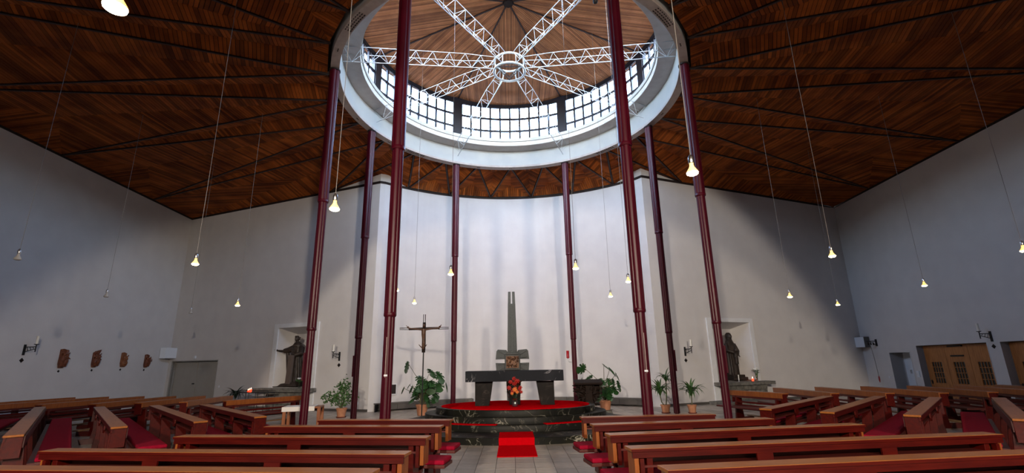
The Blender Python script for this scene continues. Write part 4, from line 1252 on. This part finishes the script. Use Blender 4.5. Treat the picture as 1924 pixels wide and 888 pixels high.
# ------------------------------------------------------------------ potted plants
def pot(parent, r, h, dish=True, m='terra'):
    MB().lathe([(r * .72, .015), (r * .95, h * .85), (r * 1.05, h * .86), (r * 1.05, h), (r * .93, h), (r * .9, h * .9)], 28).build('pot', m, parent, smooth=True)
    MB().lathe([(r * .90, h * .88), (r * .88, h * .93)], 20).build('soil', 'soil', parent)
    if dish: MB().lathe([(r * .85, 0), (r * 1.0, .03), (r * .95, .03), (r * .8, .012)], 24).build('saucer', 'saucer', parent, smooth=True)
def monstera_leaf():
    mb = MB(); n = 44; vs = [(0, 0, 0)]; fs = []
    for k in range(n + 1):
        t = -PI + 2 * PI * k / n
        base = 1 - .35 * abs(t) / PI
        r = .5 * (1.0 + .25 * math.cos(t)) * (1.06 - .25 * (abs(t) / PI) ** 3)
        if abs(t) > .35 and abs(t) < 2.6 and (k % 4 == 0): r *= .38
        x = r * math.cos(t) + .12; y = r * math.sin(t) * .92
        vs.append((x, y, .10 * (1 - (x * x)) - .22 * y * y - .18 * x * x))
    for k in range(n): fs.append((0, k + 1, k + 2))
    return mb.add(vs, fs).mesh('leaf', True)
mleaf = monstera_leaf(); mleaf.materials.append(MT['leaf'])
def monstera(name, label, loc, leaves, r=.19, h=.34, seed=1, zp=0.0):
    t = thing(name, label, 'potted plant', loc)
    if zp:
        MB().lathe([(.24, 0), (.22, .02), (.20, zp - .02), (.25, zp)], 20).build('stand', 'stoneb', t, smooth=True)
        e = empty('pot_group', (0, 0, zp)); e.parent = t
        MB().lathe([(r * .75, 0.0), (r * .95, h * .85), (r * 1.05, h * .86), (r * 1.05, h), (r * .9, h)], 28).build('pot', 'terra', e, smooth=True)
        MB().lathe([(r * .88, h * .86), (r * .86, h * .92)], 20).build('soil', 'soil', e)
    else: pot(t, r, h, False)
    z0 = zp + h * .9
    rr = random.Random(seed)
    for (x, y, z, s, yaw, pitch, roll) in leaves:
        MB().tube([(0, 0, z0), (x * .35, y * .35, z0 + (z - z0) * .65), (x, y, z)], [.014, .010, .007], 5).build('stalk', 'stem', t, smooth=True)
        lf = bpy.data.objects.new('leaf', mleaf); col.objects.link(lf); lf.parent = t
        lf.location = (x, y, z); lf.scale = (s, s, s)
        lf.rotation_euler = (R_(roll), R_(pitch), R_(yaw))
    return t
rl = random.Random(3)
def bushy(n, rx, z0, z1, s0, s1):
    out = []
    for k in range(n):
        a = rl.uniform(0, 2 * PI); q = math.sqrt(rl.uniform(.1, 1))
        x, y = rx * q * math.cos(a), rx * .6 * q * math.sin(a) - .05
        z = rl.uniform(z0, z1)
        yaw = math.degrees(math.atan2(y - .15, x)) + rl.uniform(-30, 30)
        out.append((x, y, z, rl.uniform(s0, s1), yaw, rl.uniform(20, 75), rl.uniform(-35, 35)))
    return out
monstera('monstera_plant', 'large cheese plant in a terracotta pot behind the processional cross', (-3.05, 16.35, 0),
         [(-.50, -.05, 1.68, .42, 200, 70, 30), (-.10, -.10, 1.22, .36, -60, 40, 0), (.26, -.12, 1.42, .44, -50, 35, -20), (.50, -.08, 1.32, .48, -20, 50, 10), (.78, -.05, .98, .34, 0, 70, 0),
          (.30, -.16, 1.02, .46, -70, 70, 0), (.02, -.16, 1.12, .40, -90, 60, 0), (-.62, 0, .88, .26, 180, 60, 0), (-.42, -.05, .98, .28, 200, 50, 10), (.56, -.15, 1.02, .38, -50, 70, 10)] + bushy(30, .46, .50, 1.12, .20, .34), .20, .36, 3)
rl = random.Random(8)
monstera('monstera_plant', 'cheese plant in a terracotta pot behind the bronze lectern', (3.02, 16.0, 0),
         [(-.62, 0, 1.44, .40, 190, 15, 60), (-.45, -.1, 1.14, .42, 200, 35, 0), (-.72, -.05, 1.08, .34, 180, 60, 10), (.02, -.05, 1.50, .40, -40, 30, -20), (.20, -.08, 1.38, .38, -10, 45, 10), (.38, -.1, 1.22, .40, -10, 60, 0), (.42, -.1, .95, .38, -30, 70, 0)] + bushy(24, .32, .55, 1.05, .22, .34), .20, .30, 4, zp=.12)
# leafy shrub (left): small leaves joined
def leafy(name, label, loc, seed):
    t = thing(name, label, 'potted plant', loc)
    pot(t, .17, .30)
    rr = random.Random(seed)
    st_, fo = MB(), MB()
    br = [(-.05, .62, .30), (.10, .66, .32), (-.55, .0, .72), (.16, .02, 1.15), (-.12, .03, 1.06), (.02, -.1, 1.25), (-.30, -.05, .85), (.25, -.05, .80), (.05, -.1, .95), (-.68, 0, .66), (-.15, -.08, .66), (.22, -.08, .60)]
    for (x, y, z) in br[2:]:
        p0 = Vector((0, 0, .27)); p1 = Vector((x * .4, y, .27 + (z - .27) * .6)); p2 = Vector((x, y, z))
        st_.tube([p0, p1, p2], [.014, .010, .005], 5)
        for k in range(40):
            f = rr.uniform(.35, 1.05)
            c = p1 + (p2 - p1) * (f * 1.6 - .6) if f > .4 else p0 + (p1 - p0) * (f * 2)
            c = c + Vector((rr.gauss(0, .07), rr.gauss(0, .07), rr.gauss(0, .06)))
            d_ = Vector((rr.uniform(-1, 1), rr.uniform(-1, .3), rr.uniform(-1, .3))).normalized() * rr.uniform(.08, .12)
            s_ = d_.cross(Vector((rr.uniform(-.4, .4), 1, .5))).normalized() * .026
            fo.add([c, c + d_ * .45 + s_, c + d_, c + d_ * .45 - s_], [(0, 1, 2, 3)])
    st_.build('stems', 'stem', t); fo.build('foliage', 'leaf2', t, kind='stuff')
leafy('leafy_shrub', 'leafy green shrub in a terracotta pot beside the left column', (-5.70, 16.25, 0), 5)
# sword leaved plants
def blade_mesh(L, w_, droop, m_, n=6):
    mb = MB(); vs, fs = [], []
    x = z = 0; a = R_(78)
    for i in range(n + 1):
        f = i / n
        ww = w_ * (math.sin(PI * min(1, f * .8 + .22)) ) * (1 if i < n else 0.02)
        vs += [(x, -ww / 2, z + ww * .15), (x, 0, z), (x, ww / 2, z + ww * .15)]
        x += L / n * math.cos(a); z += L / n * math.sin(a); a -= droop / n
    for i in range(n):
        o = i * 3
        fs += [(o, o + 3, o + 4, o + 1), (o + 1, o + 4, o + 5, o + 2)]
    me = mb.add(vs, fs).mesh('leaf', True); me.materials.append(MT[m_]); return me
def swordplant(name, label, loc, heads, m_, pr, ph, seed, L=.62, w_=.06, n=26, meshes=None):
    t = thing(name, label, 'potted plant', loc)
    pot(t, pr, ph)
    rr = random.Random(seed)
    ms = [blade_mesh(L * q, w_, R_(dr), m_) for q, dr in ((1, 70), (.85, 110), (1.05, 140), (.9, 170))]
    for (x, y, z, sc, nn) in heads:
        MB().tube([(x * .3, y * .3, ph * .9), (x * .8, y * .8, z * .6), (x, y, z)], .018, 6).build('stem', 'stem', t, smooth=True)
        for k in range(nn):
            o = bpy.data.objects.new('leaf', ms[k % 4]); col.objects.link(o); o.parent = t
            o.location = (x, y, z - .06 + .12 * k / nn); o.rotation_euler = (0, R_(rr.uniform(-5, 25)), k * 2.39996); o.scale = (sc,) * 3
swordplant('yucca_plant', 'spiky-leaved yucca in a pot left of the right column', (4.92, 15.80, 0), [(-.14, 0, .58, 1.1, 34), (.10, .02, 1.0, .85, 20)], 'leaf2', .15, .26, 11)
swordplant('yucca_plant', 'spiky-leaved yucca in a pot right of the right column', (5.70, 15.60, 0), [(.02, 0, .55, 1.1, 32)], 'leaf2', .14, .26, 12)
swordplant('dracaena_plant', 'dark arching-leaved plant beside the monk altar', (-11.25, 19.7, 0), [(0, 0, .50, 1.05, 40)], 'leafdk', .20, .34, 13, L=.62, w_=.06)

# ------------------------------------------------------------------ pendant lamps
def pendant():
    t = thing('pendant_lamp', 'x', 'lamp', (0, 0, 0), 0, 'pendant reflector lamps on long cables')
    MB().tube([(0, 0, .22), (0, 0, 1)], .006, 5).build('cable', 'cable', t)
    MB().lathe([(.014, .225), (.030, .20), (.030, .14), (.026, .13)], 16).build('socket', 'steel', t, smooth=True)
    MB().lathe([(.022, .13), (.022, .105), (.030, .080), (.058, .035), (.062, .02)], 24).build('reflector', 'bulb', t, smooth=True)
    MB().lathe([(.062, .02), (.059, .008), (.042, -.004), (.001, -.008)], 24).build('lens', 'bulbhot', t, smooth=True)
    return t
LAMPS = [(-9.96, 9.11, 3.86, 9.35, 0, 'unlit pendant lamp at the far left, the higher of the two unlit left ones'),
 (-11.55, 13.13, 3.70, 9.3, 0, 'unlit pendant lamp hanging before the left wall reliefs'),
 (-6.06, 8.69, 3.60, 9.35, 1, 'lit pendant lamp hanging in front of the left corner'),
 (-7.93, 13.4, 3.42, 9.3, 1, 'lit pendant lamp hanging left of the monk niche'),
 (-11.57, 16.76, 3.62, 9.2, 0, 'small unlit pendant lamp hanging above the grey double door'),
 (6.37, 8.94, 3.60, 9.35, 1, 'lit pendant lamp hanging in front of the right corner'),
 (7.89, 13.07, 3.35, 9.3, 1, 'lit pendant lamp above the right niche pews'),
 (11.56, 16.42, 3.48, 9.2, 1, 'small lit pendant lamp above the right loudspeaker'),
 (11.45, 12.71, 3.55, 9.3, 1, 'lit pendant lamp hanging before the right wall door'),
 (10.39, 9.11, 3.68, 9.35, 1, 'lit pendant lamp at the right edge of the picture'),
 (-2.25, 5.63, 3.60, 9.7, 1, 'bright lit pendant lamp left, between the front and side columns'),
 (1.98, 4.65, 3.60, 9.7, 1, 'bright lit pendant lamp beside the right column, highest on the right'),
 (-1.34, 10.15, 3.60, 10.0, 1, 'lit pendant lamp against the slender left column'),
 (1.39, 9.74, 3.60, 10.0, 1, 'lit pendant lamp against the slender right column'),
 (-3.04, 12.16, 3.58, 10.0, 1, 'lit pendant lamp touching the broad left column'),
 (2.92, 11.4, 3.58, 10.0, 1, 'lit pendant lamp left of the broad right column'),
 (-3.10, 14.77, 3.58, 9.8, 1, 'lit pendant lamp above the processional cross'),
 (3.01, 13.99, 3.58, 9.8, 1, 'lit pendant lamp above the bronze lectern'),
 (-2.32, 2.30, 3.72, 9.6, 1, 'large glowing pendant lamp at the upper left edge, nearest the camera')]
def roof_z(x, y):
    dx, dy = x - CX, y - CD; r = math.hypot(dx, dy)
    if r < 5.1: return 13.38 - (13.38 - 12.60) * r / 5.32 + .02
    h_ = hit(math.degrees(math.atan2(-dx, dy)) % 360); rw = math.hypot(h_[0] - CX, h_[1] - CD)
    return ZRING + (ZW - ZRING) * (r - 5.36) / (rw - 5.36) + .17
proto = pendant()
hot_off, hot_on = {}, {}
for k, (x, y, z, zt, lit, lab) in enumerate(LAMPS):
    o = proto if k == 0 else copy_tree(proto)
    o.location = (x, y, z - .05); o['label'] = lab; zt = roof_z(x, y)
    for ch in o.children:
        if ch.name.startswith('cable'):
            ch.data = MB().tube([(0, 0, .22), (0.004, 0, (zt - z) * .33), (-.004, .004, (zt - z) * .66), (0, 0, zt - z + .05)], .0045 if y > 3 else .004, 5).mesh('cable')
            ch.data.materials.append(MT['cable'])
        elif ch.name.split('.')[0] in ('reflector', 'lens'):
            nm = ch.name.split('.')[0]
            if nm not in hot_on: hot_on[nm] = ch.data
            if lit:
                ch.data = hot_on[nm]; continue
            if nm not in hot_off:
                me = ch.data.copy(); me.materials.clear(); me.materials.append(MT['bulboff']); hot_off[nm] = me
            ch.data = hot_off[nm]
# spotlight on the ring, front right
sp = thing('spotlight', 'small black spotlight hanging at the top edge of the dome opening', 'lamp', (1.98, 8.62, 9.45))
MB().tube([(0, 0, .04), (0, 0, .45)], .012, 6).build('bracket', 'iron', sp)
MB().lathe([(.04, -.10), (.055, -.08), (.055, .06), (.03, .09)], 18).build('lamp_housing', 'iron', sp, smooth=True)

# ------------------------------------------------------------------ pews
def pew(P, Q, label, group, kind='full', z=.80, lap=.12, slats=False, top='pewtop', yoff=0.0, endm='pewend'):
    (x0, y0), (x1, y1) = P, Q
    L = math.hypot(x1 - x0, y1 - y0); rz = math.atan2(y1 - y0, x1 - x0)
    t = thing('pew', label, 'pew', (x0, y0, 0), rz, group)
    y = yoff
    MB().box(0, L, y, y + .20, z - .030, z).build('book_rest', top, t, bevel=.006)
    MB().box(.012, L - .012, y + .008, y + .032, z - .085, z - .030).build('front_rail', 'pew', t)
    MB().box(0.001, L - .001, y - .006, y + .001, z - .029, z - .004).build('edge_shade', 'pew', t)  # added dark red strip, shades the book rest's near edge by colour
    MB().box(.05, L - .05, y + .03, y + .215, z - .175, z - .155).build('shelf', 'pewdark', t)
    MB().box(.05, L - .05, y + .19, y + .215, z - .155, z - .030).build('backboard', 'pewdark', t)
    zb = z - .30
    for s in (0, 1):
        xa, xb = (.03, .075) if s == 0 else (L - .075, L - .03)
        MB().side([(y + .02, zb), (y + .20, zb), (y + .20, z - .03), (y + .02, z - .03)], xa, xb).build('end_panel', endm, t, bevel=.004)
        if kind != 'rail':
            xa2, xb2 = (.16, .22) if s == 0 else (L - .22, L - .16)
            MB().side([(y + .01, 0), (y + .30, 0), (y + .26, .30), (y + .21, z - .03), (y + .03, z - .03), (y + .05, .30)], xa2, xb2).build('leg', 'pew', t, bevel=.004)
            xc, xd = (.08, .12) if s == 0 else (L - .12, L - .08)
            MB().side([(y + .0, zb - .02), (y + .05, zb - .02), (y + .05, z - .09), (y + .0, z - .09)], xc, xd).build('block', 'pew', t)
    n = max(1, round(L / 1.5))
    rng = range(0, n + 1) if kind == 'rail' else range(1, n)
    for i in rng:
        x = L * i / n if kind != 'rail' else .25 + (L - .5) * i / n
        MB().side([(y + .02, 0), (y + .28, 0), (y + .24, .30), (y + .19, z - .17), (y + .04, z - .17), (y + .06, .30)], x - .035, x + .035).build('leg', 'pew', t, bevel=.004)
        MB().slab([(x - .045, z - .20), (x + .045, z - .20), (x + .085, z - .15), (x + .085, z - .085), (x - .085, z - .085), (x - .085, z - .15)], y + .0, y + .02).build('bracket', 'pew', t)
    if slats:
        MB().box(0, L, y + .20, y + .228, z - .125, z + .004).build('crest_rail', top, t, bevel=.004)
    if kind != 'rail':
        sm = MB().box(-lap, L + lap, y + .36, y + .72, .40, .44).build('seat', 'pewdark', t, bevel=.006)
        if not slats:
            MB().box(-lap + .005, L + lap - .005, y + .355, y + .72, .44, .495).build('cushion', 'cushion', t, bevel=.02)
        MB().box(.15, L - .15, y + .28, y + .38, .36, .40).build('seat_bearer', 'pewdark', t)
        MB().box(.10, L - .10, y - .34, y - .18, .12, .15).build('kneeler', 'kneel', t, bevel=.005)
        for x in (.2, L / 2, L - .2):
            MB().box(x - .025, x + .025, y - .30, y + .08, .0, .12).build('kneeler_foot', 'pewdark', t)
    if slats:
        for k in range(3):
            MB().box(.22, L - .22, y + .235 + .0 * k, y + .255, .50 - k * .085, .545 - k * .085).build('slat', 'pew', t)
    return t
GC, GL2, GR2, GL3, GR3 = 'pews of the two centre blocks', 'slanting pews of the left block', 'slanting pews of the right block', 'slatted pews along the left side aisle', 'slatted pews along the right side aisle'
cl_ = [((-3.09, 7.77), (-.96, 7.44), 'rail', 'low front rail of the left centre block, nearest the altar'),
       ((-3.58, 7.06), (-1.0, 6.71), 'full', 'second bench row of the left centre block'),
       ((-4.25, 6.19), (-1.01, 5.72), 'full', 'third bench row of the left centre block'),
       ((-5.02, 5.27), (-1.03, 4.71), 'full', 'fourth bench row of the left centre block'),
       ((-5.9, 4.50), (-1.12, 3.93), 'full', 'left centre pew nearest the camera, along the bottom edge')]
cr_ = [((1.04, 7.48), (3.13, 7.59), 'rail', 'low front rail of the right centre block, nearest the altar'),
       ((1.07, 6.58), (3.67, 6.92), 'full', 'second bench row of the right centre block'),
       ((1.10, 5.66), (4.39, 6.16), 'full', 'third bench row of the right centre block'),
       ((1.12, 4.77), (5.17, 5.24), 'full', 'fourth bench row of the right centre block'),
       ((1.17, 3.85), (6.1, 4.40), 'full', 'right centre pew nearest the camera, along the bottom edge')]
for P_, Q_, kd, lab in cl_ + cr_: pew(P_, Q_, lab, GC, kd)
l2 = [((-7.74, 12.07), (-4.41, 8.57), 'slanting left pew nearest the centre, in front of the small table'),
      ((-8.93, 12.06), (-5.06, 7.97), 'second slanting left pew from the centre'),
      ((-10.13, 11.92), (-5.91, 7.40), 'third slanting left pew from the centre'),
      ((-11.8, 12.2), (-6.69, 6.63), 'fourth slanting left pew from the centre, left of the wide red cushion'),
      ((-13.2, 12.3), (-7.75, 5.75), 'slanting left pew at the left edge of the picture')]
for P_, Q_, lab in l2:
    d_ = Vector((Q_[0] - P_[0], Q_[1] - P_[1])).normalized() * .45; P_ = (P_[0] + d_.x, P_[1] + d_.y)
    pew(P_, Q_, lab, GL2, yoff=-.10, endm='pew')
r2_ = [((4.29, 8.34), (7.39, 11.2), 'slanting right pew nearest the centre'),
       ((4.91, 7.68), (8.33, 10.93), 'second slanting right pew from the centre'),
       ((5.74, 7.08), (9.04, 10.38), 'third slanting right pew from the centre'),
       ((6.62, 6.40), (9.98, 10.04), 'fourth slanting right pew from the centre, at the right edge'),
       ((7.75, 5.9), (11.3, 9.9), 'slanting right pew mostly outside the right edge')]
for P_, Q_, lab in r2_:
    d_ = Vector((Q_[0] - P_[0], Q_[1] - P_[1])).normalized() * .45; Q_ = (Q_[0] - d_.x, Q_[1] - d_.y)
    pew(P_, Q_, lab, GR2, yoff=-.10, endm='pew')
nth = ['first', 'second', 'third', 'fourth', 'fifth', 'sixth', 'seventh']
l3 = [((-6.55, 14.75), (-7.75, 13.0)), ((-9.05, 15.3), (-8.75, 12.75)), ((-10.03, 15.5), (-9.92, 12.75)), ((-11.11, 15.7), (-10.98, 12.6)),
      ((-12.28, 15.92), (-12.50, 12.75)), ((-13.5, 16.0), (-13.85, 12.75)), ((-14.6, 16.0), (-14.95, 12.8))]
for k, (P_, Q_) in enumerate(l3): pew(P_, Q_, nth[k] + ' pew from the altar side along the left aisle', GL3, 'full', slats=True, top='pewend', lap=.02, endm='pew')
r3_ = [((6.80, 12.0), (6.25, 13.6)), ((7.90, 11.75), (7.95, 14.4)), ((9.0, 11.45), (9.2, 14.4)), ((10.1, 11.25), (10.5, 14.3)), ((11.2, 11.2), (11.8, 14.2)), ((12.3, 11.1), (13.0, 14.0)), ((13.4, 11.0), (14.1, 13.9))]
for k, (P_, Q_) in enumerate(r3_): pew(P_, Q_, nth[k] + ' pew from the altar side along the right aisle', GR3, 'full', slats=True, top='pewend', lap=.02, endm='pew')
